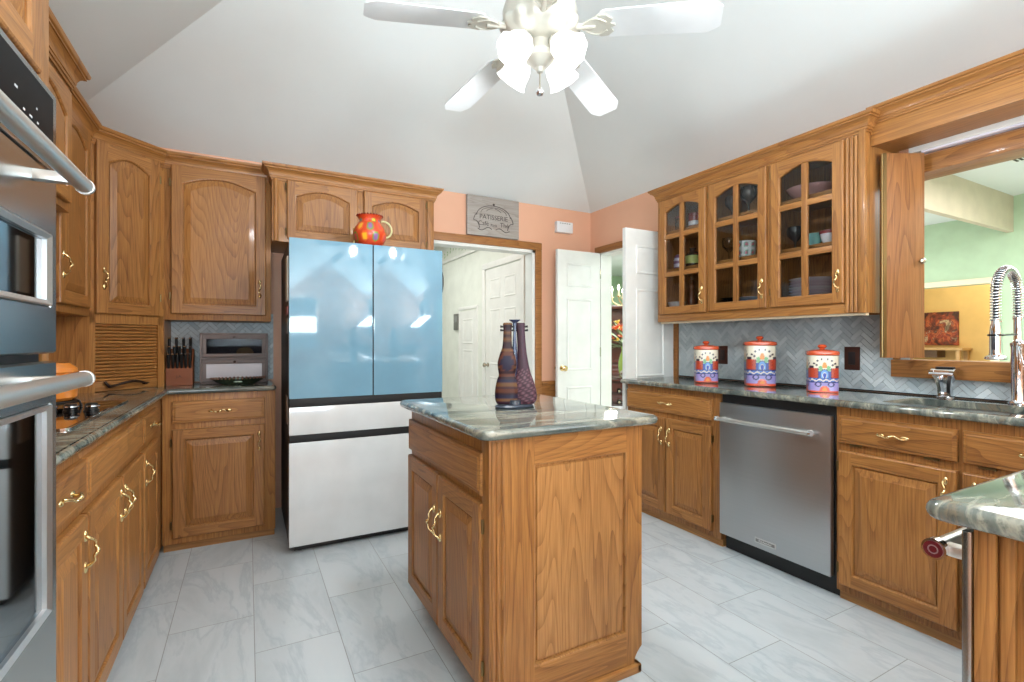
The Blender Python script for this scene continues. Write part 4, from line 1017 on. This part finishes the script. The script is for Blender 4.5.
# spring faucet
fc = thing('faucet', 'tall chrome pull-down kitchen faucet with a coiled spring neck', 'faucet', (2.905, .832, .933), RZ)
m = MB(); m.lathe([(.032, 0), (.032, .006), (.026, .012), (.0235, .018), (.0235, .245), (.026, .250), (.026, .262), (.016, .270), (.0145, .275), (.0145, .36), (.017, .362), (.017, .372), (.012, .376)], 28); m.build('post', CHROME, fc, angle=40)
pts = []; 
for i in range(41):
    t = i / 40
    if t < .25: p = (0, 0, .37 + .09 * t / .25)
    else:
        a = PI * (t - .25) / .62
        p = (0, -.1135 * (1 - math.cos(min(a, PI))), .46 + .108 * math.sin(min(a, PI))) if a <= PI else (0, -.227, .46 - .11 * (t - .87) / .13)
    pts.append(p)
m = MB(); m.tube(pts, .0085, 12); hose = m.build('hose', plain('black_hose', (34, 34, 36), .4), fc, angle=60)
V = [Vector(p) for p in pts]; cum = [0]
for a_, b_ in zip(V[:-1], V[1:]): cum.append(cum[-1] + (b_ - a_).length)
coil = []; turns = 46; nn = turns * 12
import bisect
for i in range(nn + 1):
    s_ = cum[-1] * i / nn; k = min(bisect.bisect_right(cum, s_) - 1, len(V) - 2); u = (s_ - cum[k]) / (cum[k + 1] - cum[k])
    p = V[k].lerp(V[k + 1], u); d_ = (V[k + 1] - V[k]).normalized(); e1 = Vector((1, 0, 0)); e2 = d_.cross(e1); a_ = 2 * PI * i / 12
    coil.append(tuple(p + (e1 * math.cos(a_) + e2 * math.sin(a_)) * .0165))
m = MB(); m.tube(coil, .0027, 6); m.build('spring', CHROME, fc, angle=60)
m = MB(); m.lathe([(.0005, .195), (.03, .195), (.036, .199), (.034, .207), (.022, .214), (.0205, .225), (.0205, .30), (.018, .33), (.0145, .345), (.012, .36), (.0005, .362)], 26, 0, (0, -.227, 0)); sh = m.build('spray_head', CHROME, fc, angle=40)
m = MB(); m.box(-.006, -.227 - .024, .235, .006, -.227 - .017, .29, 0, .003); m.build('spray_button', plain('grey_button', (60, 58, 60), .35), sh)
m = MB(); m.tube([(0, -.012, .30), (0, -.20, .295)], .0045, 10); m.tube([(.0 + .023 * math.cos(a * PI / 8), -.227 + .023 * math.sin(a * PI / 8), .295) for a in range(16)], .004, 8, 0, True); m.build('holder_arm', plain('dark_chrome_arm', (40, 40, 42), .2, .8), fc)
m = MB(); m.tube([(.02, 0, .16), (.045, 0, .16)], .013, 14); m.tube([(.04, 0, .16), (.052, -.02, .185), (.058, -.05, .215)], [.008, .007, .006], 10); m.build('lever', CHROME, fc)

# ---- talavera-style canisters
def canister(label, x, y, h, w, rot):
    OR = lin((206, 78, 36)); LAV = lin((150, 140, 196)); BL = lin((28, 62, 160)); DB = lin((20, 24, 84)); LB = lin((84, 140, 206)); WH = lin((216, 210, 190)); RD = lin((124, 26, 28)); GR = lin((104, 164, 108)); YO = lin((216, 134, 34)); DK = lin((34, 18, 44))
    def colr(th, k, n, z):
        t = z / (h * .80); s = ((th * 4 + .5) % 1) * 2 - 1; a = abs(s)
        if t < .05: return OR
        if t < .26:
            r = math.hypot(s * 1.0, (t - .05) * 3.0)
            if r < .22: return YO
            if r < .40: return OR
            rr = math.hypot(a - .50, (t - .22) * 3.2)
            if .13 < rr < .24 and t > .12: return DB
            return LAV
        if t < .40:
            wv = .33 + .02 * math.sin(s * 12)
            if abs(t - wv) < .018: return WH
            if abs(t - wv) < .045: return BL
            if abs(t - .27) < .016 or abs(t - .39) < .014: return DB
            return LB
        if t < .66:
            if a > .52: return RD if (int(a * 14) + int(t * 26)) % 2 else OR
            if a > .46: return DK
            r = math.hypot(s * 1.1, (t - .46) * 2.4)
            if r < .16: return BL
            if r < .20: return WH
            if r < .36: return LB
            if r < .42: return DB
            if math.hypot(a - .30, (t - .62) * 3) < .16: return GR
            return BL if t < .58 else WH
        if a > .80 and t < .72: return DK
        if math.hypot(s * 1.6, (t - .72) * 3.0) < .30: return YO
        if math.hypot(a - .32, (t - .66) * 3) < .18: return GR
        for (b, cc) in ((.55, .86), (.25, .90), (.78, .78), (.60, .74)):
            if math.hypot((a - b), (t - cc) * 2.6) < .075: return DK
        return WH
    c = thing('canister', label, 'canister', (x, y, .9335), rot, 'painted ceramic canisters on the right counter')
    m = MB(); hb = h * .80; r = w / 2
    prof = [(r * .98, 0)] + [(r * (1 + .01 * math.sin(PI * i / 60)), hb * i / 60) for i in range(61)] + [(r * .9, hb), (r * .88, hb - .02), (.0005, hb - .02)]
    m.lathe(prof, 144, 0, col=colr, sq=5); m.build('body', PAINTED, c, angle=40)
    LID = ORL
    m = MB(); m.lathe([(r * .92, hb), (r * 1.07, hb + .002), (r * 1.10, hb + .010), (r * 1.06, hb + .022), (r * .95, hb + .025), (r * .6, hb + .030), (.016, hb + .033), (.0005, hb + .033)], 48, 0, sq=4); lid = m.build('lid', [LID], c, angle=40)
    m = MB(); m.lathe([(.011, hb + .032), (.012, hb + .038), (.021, hb + .044), (.022, hb + .051), (.014, hb + .058), (.0005, hb + .060)], 20); m.build('lid_knob', ORL, lid)
ORL = plain('orange_glazed_lid', (206, 84, 46), .25, 0, .3)
rt = -YAW
canister('painted orange-lidded canister farthest left, next to the white door leaf', 2.715, 2.300, .268, .142, rt - .22)
canister('tallest painted canister, in the middle of the three', 2.80, 1.965, .305, .165, rt - .30)
canister('shortest painted canister, nearest the sink and pass-through', 2.742, 1.555, .243, .139, rt - .40)
for y, lb in ((1.531, 'bronze outlet plate on the herringbone tile right of the canisters'), (2.385, 'bronze outlet plate half hidden behind the left canister')):
    o = thing('wall_outlet', lb, 'outlet', (XR - .008, y, 1.108), RZ, 'bronze outlets on the backsplash')
    m = MB(); m.box(-.040, -.007, -.065, .040, 0, .065, 0, .004); m.build('plate', BRONZE, o)
    m = MB(); m.box(-.018, -.009, -.036, .018, -.006, .036, 0, .003); m.build('receptacle', plain('dark_receptacle', (30, 20, 20), .4), o)

# ---- glass-door wall cabinet
gc = thing('display_cabinet', 'oak wall cabinet with three arched glass doors above the dishwasher', 'cabinet', (2.67, 2.694, 0), RZ)
w = 1.389; z0, z1 = 1.345, 2.255; dp = .32
m = MB(); m.box(0.0005, .019, z0 + .001, .018, dp, z1 - .001); m.box(w - .018, .019, z0 + .001, w - .0005, dp, z1 - .001); m.box(.001, .0192, z0 + .078, w - .001, dp - .001, z0 + .096); m.box(.001, .0192, z1 - .02, w - .001, dp - .001, z1 - .0015); m.box(.001, dp - .01, z0 + .002, w - .001, dp + .0005, z1 - .002)
for x in (.462, .885): m.box(x - .009, .02, z0, x + .009, dp, z1)
for z in (1.711, 1.986): m.box(.018, .03, z, w - .018, dp - .01, z + .018, 1)
m.box(0, 0, z0, w, .02, z0 + .055, 1, .001); m.box(0, 0, z1 - .03, w, .02, z1, 1, .001)
for a, b in ((0, .04), (.436, .478), (.866, .904), (1.288, w)): m.box(a, -.0005, z0 + .055, b, .0195, z1 - .03, 0, .001)
m.build('carcass', [OAK['z'], OAK['x']], gc)
m = MB(); m.box(.01, .02, z0 - .012, w - .01, .05, z0 + .001, 0, .002); m.build('light_rail', CREAM, gc)
m = MB()
for xx in (1.305, 1.325, 1.345): m.tube([(xx, -.002, z0 + .005), (xx, -.002, z1 - .03)], .009, 10)
m.box(1.358, -.010, z0 - .0015, w + .0015, .03, z1 - .01, 0, .004); m.build('fluted_pilaster', OAK['z'], gc)
crown(gc, [(0, .30), (0, 0), (w, 0), (w, .10)], 2.317, k=.92)
def glassdoor(x, ww):
    h = 2.224 - 1.398; st, rs = .052, .04; t = .02; mw = .034
    m = MB(); op = arch_pts(st, ww - st, .05, h - .05 - rs, rs)
    frame_front(m, ww, h, op, -t, .006, cap=False)
    frame_front(m, ww, h, inset(op, .005), 0, .0001, cap=False)
    m.rings([[(p[0], y, p[1]) for p in inset(op, d)] for d, y in ((0, -t), (.004, -t + .003), (.005, -.004), (.005, 0))], 0, False, False)
    m.box(ww / 2 - mw / 2, -t + .001, .048, ww / 2 + mw / 2, -.002, h - .055, 0, .003)
    for z in (.285, .555): m.box(st - .002, -t + .0015, z - mw / 2, ww - st + .002, -.003, z + mw / 2, 1, .003)
    d = m.build('glass_door', [OAK['z'], OAK['x']], gc, (x, 0, 1.398), angle=20)
    g = MB(); g.prism(inset(op, -.004), -.0075, -.0045, 'y'); g.build('glass_pane', GLASS, d)
    pull(d, ww - .026, .115, -t, 'z')
    hg = MB()
    for hz in (.09, .76): hg.tube([(-.004, -.012, hz - .02), (-.004, -.012, hz + .02)], .004, 8)
    hg.build('hinge', ABRASS, d)
for x, ww in ((.034, .407), (.464, .409), (.898, .396)): glassdoor(x, ww)
# contents (world coordinates of the shelf tops)
SH = {0: 1.441, 1: 1.729, 2: 2.004}
def put(name, label, cat, ly, lx, shelf, prof, mat, group=None, parts=(), seg=24, col=None, sy=1):
    """ly: distance along the cabinet from its left end; lx: depth behind the face"""
    o = MB(); o.lathe(prof, seg, 0, col=col, sy=sy); b = o.build(name, mat, None, (2.67 + lx, 2.694 - ly + .06, SH[shelf] + .0005), angle=50)
    tag(b, label, cat, group)
    for pn, pp, pm in parts: q = MB(); q.lathe(pp, seg); q.build(pn, pm, b, angle=50)
    return b
MUGR = plain('maroon_glaze', (132, 44, 50), .25, 0, .4); PORC = plain('white_porcelain', (232, 228, 232), .2, 0, .4); DGL = plain('smoky_dark_glass', (44, 42, 44), .05, 0, .5); LBL = plain('yellow_green_label', (196, 204, 120), .5); PINK = plain('pink_glass_bowl', (196, 150, 148), .15, 0, .5); BRN = plain('amber_brown_wood', (110, 62, 30), .3); TEAL = plain('teal_glaze', (130, 190, 186), .2, 0, .4); BLUEW = plain('blue_rim_glaze', (120, 138, 168), .2, 0, .4)
jar = [(.0005, 0), (.034, 0), (.038, .01), (.038, .07), (.034, .08), (.036, .085), (.036, .10), (.0005, .102)]
put('jar', 'pale slim jar on the top shelf behind the left glass door', 'jar', .135, .14, 2, [(a * .85, b * 1.05) for a, b in jar], CLEAR, parts=[('lid', [(.0005, .105), (.032, .105), (.032, .118), (.0005, .12)], MUGR)])
put('mug', 'dark red mug on the top shelf behind the left glass door', 'mug', .29, .12, 2, [(.0005, 0), (.036, 0), (.040, .01), (.041, .10), (.043, .105), (.038, .105), (.036, .02), (.0005, .015)], MUGR, parts=[('white_band', [(.0415, .02), (.0415, .05)], PORC)])
def bands(th, k, n, z): return lin((226, 220, 236)) if int(z / .022) % 2 else lin((134, 96, 140))
m_ = put('jar', 'white and purple banded jar on the middle shelf behind the left glass door', 'jar', .14, .13, 1, [(max(.0005, r), z) for r, z in smooth([(.0, 0), (.034, 0), (.037, .03), (.037, .075), (.03, .10), (.02, .112), (.0, .115)], 40)], PAINTED, col=bands)
put('jar', 'black jar with a yellow-green label on the middle shelf', 'jar', .285, .11, 1, [(.0005, 0), (.046, 0), (.050, .012), (.050, .08), (.038, .105), (.020, .115), (.024, .135), (.0005, .14)], DGL, parts=[('label', [(.0505, .025), (.0508, .03), (.0508, .075), (.0505, .08)], LBL)])
put('bowl', 'small white bowl on the bottom shelf behind the left glass door', 'bowl', .13, .12, 0, [(.0005, .0), (.035, 0), (.06, .03), (.066, .052), (.062, .052), (.055, .03), (.0005, .008)], PORC)
put('pepper_mill', 'tall brown pepper mill on the bottom shelf behind the left glass door', 'pepper mill', .285, .10, 0, [(.0005, 0), (.030, 0), (.031, .05), (.018, .09), (.022, .13), (.024, .15), (.012, .165), (.020, .18), (.014, .20), (.0005, .205)], BRN, parts=[('cap', [(.0005, .200), (.011, .204), (.013, .214), (.0005, .224)], NICKEL)])
gob = [(.0005, 0), (.034, .0), (.034, .004), (.007, .012), (.006, .055), (.020, .070), (.042, .095), (.047, .125), (.042, .150), (.040, .150), (.044, .125), (.03, .085), (.0005, .07)]
put('goblet', 'dark goblet on the top shelf nearest the left muntin of the middle door', 'goblet', .585, .14, 2, gob, DGL, 'dark goblets in the glass cabinet')
put('goblet', 'dark goblet on the top shelf in the right pane of the middle door', 'goblet', .735, .10, 2, [(a * 1.1, b * 1.1) for a, b in gob], DGL, 'dark goblets in the glass cabinet')
put('goblet', 'clear stemmed goblet on the middle shelf behind the middle door', 'goblet', .585, .11, 1, gob, CLEAR)
def floral(th, k, n, z):
    a = (th * 9) % 1; b = (z / .05) % 1
    r = math.hypot(a - .5, b - .5)
    return lin((196, 96, 120)) if r < .22 else (lin((110, 170, 150)) if r < .34 else lin((222, 224, 226)))
put('planter', 'floral painted pot on the middle shelf behind the middle door', 'pot', .72, .09, 1, [(max(.0005, r), z) for r, z in smooth([(.0, 0), (.05, 0), (.058, .02), (.062, .07), (.062, .095), (.056, .095), (.052, .03), (.0, .02)], 44)], PAINTED, col=floral, seg=60)
for i in range(4): put('glass_plate', 'clear glass plate in the stack behind the middle door', 'plate', .58, .13, 0, [(.0005, .012 * i), (.045, .012 * i), (.066, .012 * i + .010), (.064, .012 * i + .011), (.045, .012 * i + .003), (.0005, .012 * i + .003)], CLEAR, 'stacked clear glass plates')
for i in range(3): put('saucer', 'blue-rimmed white saucer in the stack behind the middle door', 'saucer', .735, .115, 0, [(.0005, .014 * i), (.045, .014 * i), (.068, .014 * i + .011), (.066, .014 * i + .0125), (.045, .014 * i + .004), (.0005, .014 * i + .004)], BLUEW if i % 2 else PORC, 'stacked blue-rimmed saucers')
put('glass_tumbler', 'clear square-sided tumbler on the bottom shelf by the middle door handle', 'tumbler', .815, .20, 0, [(.0005, 0), (.034, 0), (.038, .11), (.036, .11), (.032, .006), (.0005, .006)], CLEAR)
put('serving_bowl', 'wide pink glass bowl on the top shelf behind the right glass door', 'bowl', 1.09, .155, 2, [(.0005, 0), (.05, 0), (.10, .035), (.125, .07), (.121, .07), (.096, .038), (.0005, .010)], PINK)
put('platter', 'tan platter on the top shelf beside the pink bowl', 'platter', 1.30, .195, 2, [(.0005, 0), (.06, 0), (.075, .012), (.10, .10), (.097, .10), (.07, .016), (.0005, .004)], plain('tan_glaze', (186, 150, 112), .3))
put('goblet', 'dark goblet on the middle shelf in the left pane of the right door', 'goblet', 1.015, .13, 1, [(a, b * .9) for a, b in gob], DGL, 'dark goblets in the glass cabinet')
cups = [(.0005, 0), (.024, 0), (.036, .03), (.042, .06), (.039, .06), (.033, .03), (.0005, .008)]
for i, (dx, lx, mt, lb) in enumerate(((1.14, .10, TEAL, 'teal cup on the middle shelf behind the right glass door'), (1.225, .085, PORC, 'white cup with red trim on the middle shelf behind the right glass door'), (1.185, .17, MUGR, 'maroon cup at the back of the middle shelf behind the right glass door'))):
    b = put('teacup', lb, 'cup', dx, lx, 1, [(a, c * 1.15) for a, c in cups], mt, 'teacups in the glass cabinet')
    h = MB(); h.tube([(0, -.034 - .018 * math.sin(PI * t / 8), .022 + .030 * t / 8) for t in range(9)], .0035, 8); h.build('handle', mt, b)
    if mt is PORC: q = MB(); q.lathe([(.0425, .052), (.0437, .068)], 24); q.build('red_trim', MUGR, b)
PLT = plain('pale_pink_porcelain', (222, 206, 214), .2, 0, .4)
for i in range(7):
    ring = lambda z: [(.0005, z), (.07, z), (.105, z + .010), (.116, z + .016), (.114, z + .0175), (.10, z + .012), (.068, z + .004), (.0005, z + .004)]
    put('dinner_plate', 'pale pink-rimmed dinner plate in the stack behind the right glass door', 'plate', 1.095, .155, 0, ring(.0165 * i), PLT if i % 3 else PORC, 'stacked dinner plates', seg=36)

# ---- valance over the sink, with the light strip behind it
va = thing('valance', 'oak valance board with crown moulding spanning above the sink', 'valance', (2.715, 1.305, 0), RZ)
w = 2.0
m = MB(); m.box(.0, 0, 2.166, w, .02, 2.315, 0, .002); m.build('fascia_board', OAK['x'], va)
m = MB(); m.box(.001, .0202, 2.172, w - .001, .212, 2.19); m.build('soffit_board', WALN, va)
crown(va, [(0, 0), (w, 0)], 2.346, k=.82)
ls = thing('strip_light', 'long white strip light fixture behind the valance above the pass-through', 'light', (2.958, 1.24, 2.146), RZ)
m = MB(); m.box(0, -.028, .0, 1.6, .028, .04, 0, .006); m.build('housing', WHITE, ls); m = MB(); m.box(.05, -.022, -.010, 1.55, .02, .001, 0, .006); m.build('diffuser', plain('lavender_white_diffuser', (226, 224, 236), .5), ls)
# ---- folded pass-through shutter
sh = thing('shutter_panel', 'flat oak bifold shutter folded open beside the pass-through', 'shutter', (2.752, 1.275, 0), -YAW)
m = MB(); m.box(.010, -.010, 1.122, .203, .010, 2.128, 0, .002); m.build('front_leaf', SHUT, sh)
m = MB(); m.box(0, 0, 0, .190, .016, 1.006, 0, .002); m.build('back_leaf', OAK['z'], sh, (.012, .014, 1.122), (0, 0, 0))
m = MB()
m.tube([(.0, -.002, 1.124), (.0, -.002, 2.126)], .006, 8); m.box(.0, -.0115, 1.124, .016, -.0095, 2.126)
for i in range(40): m.tube([(.0, -.002, 1.130 + i * .025), (.0, -.002, 1.134 + i * .025)], .0072, 8)
m.build('piano_hinge', ABRASS, sh)
m = MB(); k = MB().lathe([(.006, 0), (.006, .010), (.013, .016), (.014, .023), (.008, .029), (.0005, .030)], 18); m.add([(.178 + v[0], -.010 - v[2], 1.595 + v[1]) for v in k.v], k.f); m.build('knob', NICKEL, sh, angle=50)

# ================================================================== PENINSULA with an appliance
pn = thing('peninsula_cabinet', 'oak panelled peninsula cabinet at the right edge of the photo', 'cabinet', (1.07, .357, 0), -PI / 2)
m = MB(); m.box(0, .022, .0, 1.1, .06, .90); m.box(.62, .06, 0, 1.1, .90, .90); m.box(0, .84, 0, .62, .90, .90); m.build('carcass', OAK['z'], pn)
m = MB(); m.box(0, 0, 0, 1.1, .024, .90, 0, .002); m.box(.0, -.012, .0, .028, .004, .897, 0, .004); m.box(.032, -.008, 0, .05, .004, .897, 0, .003); m.build('end_panel', OAK['z'], pn)
door(pn, .075, .10, .46, .77, 0, mats=[SHUT, WALN], st=.06, name='side_panel')
tag(slab(round_poly([(1.008, -.75), (1.95, -.75), (1.95, .412), (1.008, .412)], [.03, .03, .03, .035], 6), .900, .934).build('countertop', GRAN, angle=40), 'granite peninsula countertop corner in the right foreground', 'countertop')
ap_ = thing('appliance', 'stainless under-counter appliance with a red-capped handle in the peninsula', 'appliance', (1.054, .357, 0), PI)
w = .60
m = MB(); m.box(-w, .030, .06, -.060, .40, .895); m.build('body', BLACK, ap_)
m = MB(); m.box(-w, -.014, .10, .0, -.0005, .885, 0, .003); dpn = m.build('door_panel', STEELV, ap_)
m = MB(); m.tube([(-w + .02, -.0595, .832), (-.030, -.0595, .832)], .014, 18)
for xx in (-.045, -w + .05): m.box(xx - .014, -.0595, .823, xx + .014, -.012, .842, 0, .004)
hd = m.build('bar_handle', HANDLE, ap_, angle=40)
m = MB(); m.tube([(-.034, -.0595, .832), (-.020, -.0595, .832)], .0185, 24); m.build('handle_end', CHROME, hd, angle=40)
m = MB(); m.tube([(-.022, -.0595, .832), (-.0175, -.0595, .832)], .0145, 24); q = m.build('red_medallion', plain('dark_red_enamel', (92, 14, 24), .3, 0, .3), hd, angle=40, label='dark red round medallion')
m = MB(); m.tube([(-.0175, -.0595 + .007 * math.cos(a * PI / 10), .832 + .007 * math.sin(a * PI / 10)) for a in range(20)], .0011, 6, 0, True); m.build('medallion_ring', plain('medallion_grey', (150, 130, 132), .3, .5), hd)

# ================================================================== HALL
ck = thing('wall_clock', 'round dark grey wall clock in the hall beside the refrigerator edge', 'clock', (2.498, 6.99, 2.075), -PI / 2)
m = MB(); k = MB().lathe([(.0005, 0), (.24, 0), (.245, .012), (.235, .028), (.205, .030), (.20, .014), (.0005, .013)], 40); m.add([(v[0], -v[2], v[1]) for v in k.v], k.f); m.build('clock_rim', plain('dark_grey_metal', (92, 92, 90), .45, .3), ck)
m = MB(); k = MB().lathe([(.0005, .0135), (.2, .0135), (.2, .016), (.0005, .016)], 40); m.add([(v[0], -v[2], v[1]) for v in k.v], k.f); m.build('clock_face', plain('grey_dial', (150, 152, 146), .5), ck)
m = MB(); m.box(-.006, -.019, -.02, .006, -.0165, .15); m.box(-.02, -.019, -.005, .10, -.0165, .006); m.build('hands', BLACK, ck)
th = thing('thermostat', 'dark grey thermostat plate on the pale green hall wall', 'thermostat', (2.5, 6.22, 1.47), -PI / 2)
m = MB(); m.box(-.075, -.03, -.11, .075, 0, .11, 0, .008); m.build('case', plain('grey_plastic', (110, 110, 104), .5), th); m = MB(); m.box(-.05, -.032, .0, .05, -.029, .08, 0, .002); m.build('screen', plain('grey_screen', (150, 152, 148), .2), th)

# ================================================================== DINING ROOM glimpse
DWOOD = plain('dark_mahogany', (62, 30, 22), .25, 0, .3)
tb = thing('dining_table', 'round dark wood table seen through the gap between the white doors', 'table', (4.75, 5.35, 0))
m = MB(); m.lathe([(.0005, .70), (.50, .70), (.53, .715), (.53, .73), (.50, .74), (.0005, .74)], 48); m.build('tabletop', DWOOD, tb)
m = MB(); m.lathe([(.0005, 0), (.30, 0), (.30, .03), (.10, .08), (.06, .20), (.09, .36), (.055, .55), (.10, .70)], 24); m.build('pedestal', DWOOD, tb)
vz = thing('flower_vase', 'green vase of orange and yellow flowers on the dining table', 'vase', (4.66, 5.32, .7405))
m = MB(); m.lathe([(max(.0005, r), z) for r, z in smooth([(0, 0), (.075, 0), (.095, .06), (.10, .16), (.075, .28), (.055, .34), (.07, .40), (.062, .40), (.05, .33), (.0, .30)], 40)], 28); m.build('vase_body', plain('lime_green_glass', (150, 178, 60), .1, 0, .5), vz)
rnd = random.Random(4); lf_ = MB(); fl_ = MB(); fy_ = MB()
def leaf(mb, p, d, L_, W_, bend=.3):
    d = d.normalized(); sd = d.cross(Vector((0, 0, 1))); sd = sd.normalized() if sd.length > .05 else Vector((1, 0, 0)); nn_ = d.cross(sd)
    A_ = []; B_ = []
    for i in range(7):
        t = i / 6; q = p + d * (L_ * t) - nn_ * (bend * L_ * t * t * -1 if nn_.z < 0 else bend * L_ * t * t); ww = W_ * math.sin(PI * min(1, t * .95 + .05)) ** .8
        A_.append(q - sd * ww); B_.append(q + sd * ww)
    mb.rings([[tuple(a), tuple((a + b) / 2 + nn_ * .003), tuple(b), tuple((a + b) / 2 - nn_ * .003)] for a, b in zip(A_, B_)])
for i in range(46):
    a = rnd.uniform(0, 2 * PI); e = rnd.uniform(.2, 1.4); d_ = Vector((math.cos(a) * math.cos(e), math.sin(a) * math.cos(e), math.sin(e)))
    leaf(lf_, Vector((0, 0, .38)), d_, rnd.uniform(.22, .48), rnd.uniform(.012, .03))
for i in range(26):
    a = rnd.uniform(0, 2 * PI); e = rnd.uniform(.3, 1.35); d_ = Vector((math.cos(a) * math.cos(e), math.sin(a) * math.cos(e), math.sin(e))); p = Vector((0, 0, .42)) + d_ * rnd.uniform(.16, .36)
    tgt = fl_ if i % 3 else fy_
    for k in range(6):
        b = k * PI / 3; dd_ = (d_ + Vector((math.cos(b), math.sin(b), .3)) * .7); leaf(tgt, p, dd_, .07, .017)
lf_.build('foliage', plain('leaf_green', (86, 118, 56), .5), vz, angle=60); fl_.build('orange_petals', plain('orange_petal', (226, 106, 52), .5), vz, angle=60); fy_.build('yellow_petals', plain('yellow_petal', (226, 196, 90), .5), vz, angle=60)
cl = thing('chandelier', 'lit candle chandelier hanging over the dining table', 'chandelier', (4.72, 5.30, 1.72))
GLD = plain('pale_gold_metal', (206, 180, 130), .3, .8)
m = MB(); m.lathe([(.0005, -.02), (.015, 0), (.03, .03), (.012, .06), (.02, .12), (.012, .2), (.018, .26), (.006, .3), (.006, 1.0), (.0005, 1.02)], 16); m.build('stem', GLD, cl)
for k in range(6):
    a = k * PI / 3 + .2; ca, sa = math.cos(a), math.sin(a)
    m = MB(); m.tube([(r * ca, r * sa, z) for r, z in ((.01, .05), (.08, -.01), (.17, .0), (.235, .05), (.25, .10))], .007, 8); m.lathe([(.008, .10), (.032, .108), (.03, .114), (.0005, .115)], 14, 0, (.25 * ca, .25 * sa, 0)); arm = m.build('arm', GLD, cl)
    m = MB(); m.lathe([(.011, .115), (.011, .19), (.0005, .192)], 10, 0, (.25 * ca, .25 * sa, 0)); m.build('candle_sleeve', CREAM, arm)
    m = MB(); m.lathe([(.0005, .19), (.012, .20), (.018, .222), (.010, .25), (.0005, .27)], 12, 0, (.25 * ca, .25 * sa, 0)); m.build('flame_bulb', BULB, arm)
hu = thing('china_hutch', 'dark mahogany china hutch against the green dining room wall', 'hutch', (6.45, 7.55, 0), -.7)
m = MB(); m.box(-.75, -.25, 0, .75, .25, .82, 0, .01); m.box(-.80, -.28, .80, .80, .27, .85, 0, .008); m.box(-.72, .0, .85, -.66, .25, 1.85); m.box(.66, .0, .85, .72, .25, 1.85); m.box(-.72, .22, .85, .72, .25, 1.85); m.box(-.78, -.03, 1.85, .78, .26, 1.93, 0, .02)
for z in (1.18, 1.5): m.box(-.7, .02, z, .7, .23, z + .025)
m.build('case', DWOOD, hu)
for x in (-.72, -.24, .24): 
    d_ = door(hu, x, .06, .46, .70, 0, mats=[DWOOD, DWOOD], yo=-.25); pull(d_, .23, .5, -.02, 'x')
rk = thing('wine_rack', 'dark wine rack below table height beyond the white doors', 'wine rack', (5.15, 5.92, 0), -.7)
m = MB(); 
for x in (-.3, .3): m.box(x - .02, -.14, 0, x + .02, .14, .68, 0, .003)
for z in (.05, .22, .39, .56): m.box(-.3, -.13, z, .3, -.11, z + .02); m.box(-.3, .11, z, .3, .13, z + .02)
m.box(-.32, -.15, .66, .32, .15, .69, 0, .004); m.build('rack_frame', DWOOD, rk)
for i in range(4):
    for j in range(3):
        b = MB(); k = MB().lathe([(.0005, 0), (.036, 0), (.038, .01), (.038, .19), (.014, .24), (.014, .29), (.0005, .292)], 14); b.add([(v[0], .12 - v[2], v[1]) for v in k.v], k.f)
        cp_ = MB(); k = MB().lathe([(.0155, .25), (.0155, .295), (.0005, .296)], 12); cp_.add([(v[0], .12 - v[2], v[1]) for v in k.v], k.f)
        o = b.build('wine_bottle', plain('dark_green_bottle', (26, 34, 24), .08, 0, .5) if (i, j) == (0, 0) else bpy.data.materials['dark_green_bottle'])
        x, z = -.21 + i * .14, .279 + (j - 1) * .17; R_ = Matrix.Rotation(-.7, 3, 'Z'); v = R_ @ Vector((x, 0, z)); o.location = (5.15 + v.x, 5.92 + v.y, z); o.rotation_euler = (0, 0, -.7)
        tag(o, 'dark wine bottle lying in the rack beyond the white doors', 'wine bottle', 'wine bottles in the rack')
        cp_.build('capsule', CREAM, o)

# ================================================================== FAMILY / TAN ROOM glimpse
t = NT('still_life_canvas'); v = t.coord('Object', (1, 1, 1)); n = t.noise(v, 5.5, 4, .6, 1.2); n2 = t.noise(v, 11, 3)
cc_ = t.ramp(n, [(.30, lin((40, 26, 22))), (.40, lin((96, 54, 44))), (.47, lin((150, 62, 40))), (.53, lin((196, 110, 64))), (.58, lin((120, 46, 38))), (.66, lin((206, 184, 150))), (.75, lin((70, 66, 44)))])
t.base(t.mix(t.ramp(n2, [(.45, (0, 0, 0)), (.6, (.7, .7, .7))]), cc_, lin((60, 36, 28)))); CANV = t.set(.5)
pa_ = thing('wall_painting', 'dark red and orange floral canvas on the tan wall beyond the pass-through', 'painting', (9.598, 3.80, 1.40), -PI / 2)
m = MB(); m.box(-.40, -.035, -.25, .40, 0, .27, 0, .004); m.build('canvas', CANV, pa_)
cs_ = thing('console_table', 'pale narrow console table below the painting in the tan room', 'table', (9.42, 3.86, 0), -PI / 2)
PALEW = oak('pale_wood', 'x', (206, 170, 116), (180, 140, 90))
m = MB(); m.box(-.62, -.17, 1.075, .62, .17, 1.11, 0, .004); m.build('top', PALEW, cs_)
for x in (-.56, .56):
    for y in (-.13, .13): m = MB(); m.box(x - .025, y - .025, 0, x + .025, y + .025, 1.076, 0, .003); m.build('leg', PALEW, cs_)
m = MB(); m.box(-.28, -.13, .96, .30, .15, 1.075, 0, .004); m.build('drawer_case', plain('dark_drawer_wood', (92, 66, 42), .5), cs_)
vt = thing('ceiling_vent', 'dark slotted air vent in the sloped ceiling past the pass-through', 'vent', (6.22, 1.80, 2.946), 0); 
m = MB(); m.box(-.32, -.10, -.006, .32, .10, .006, 0, .002); m.build('frame', WHITE, vt)
m = MB()
for i in range(5): m.box(-.29, -.08 + i * .034, -.010, .29, -.062 + i * .034, -.0055)
m.build('louvre', plain('dark_vent_slots', (60, 56, 50), .6), vt)
vt.rotation_euler = (-.0795, 0, 0)
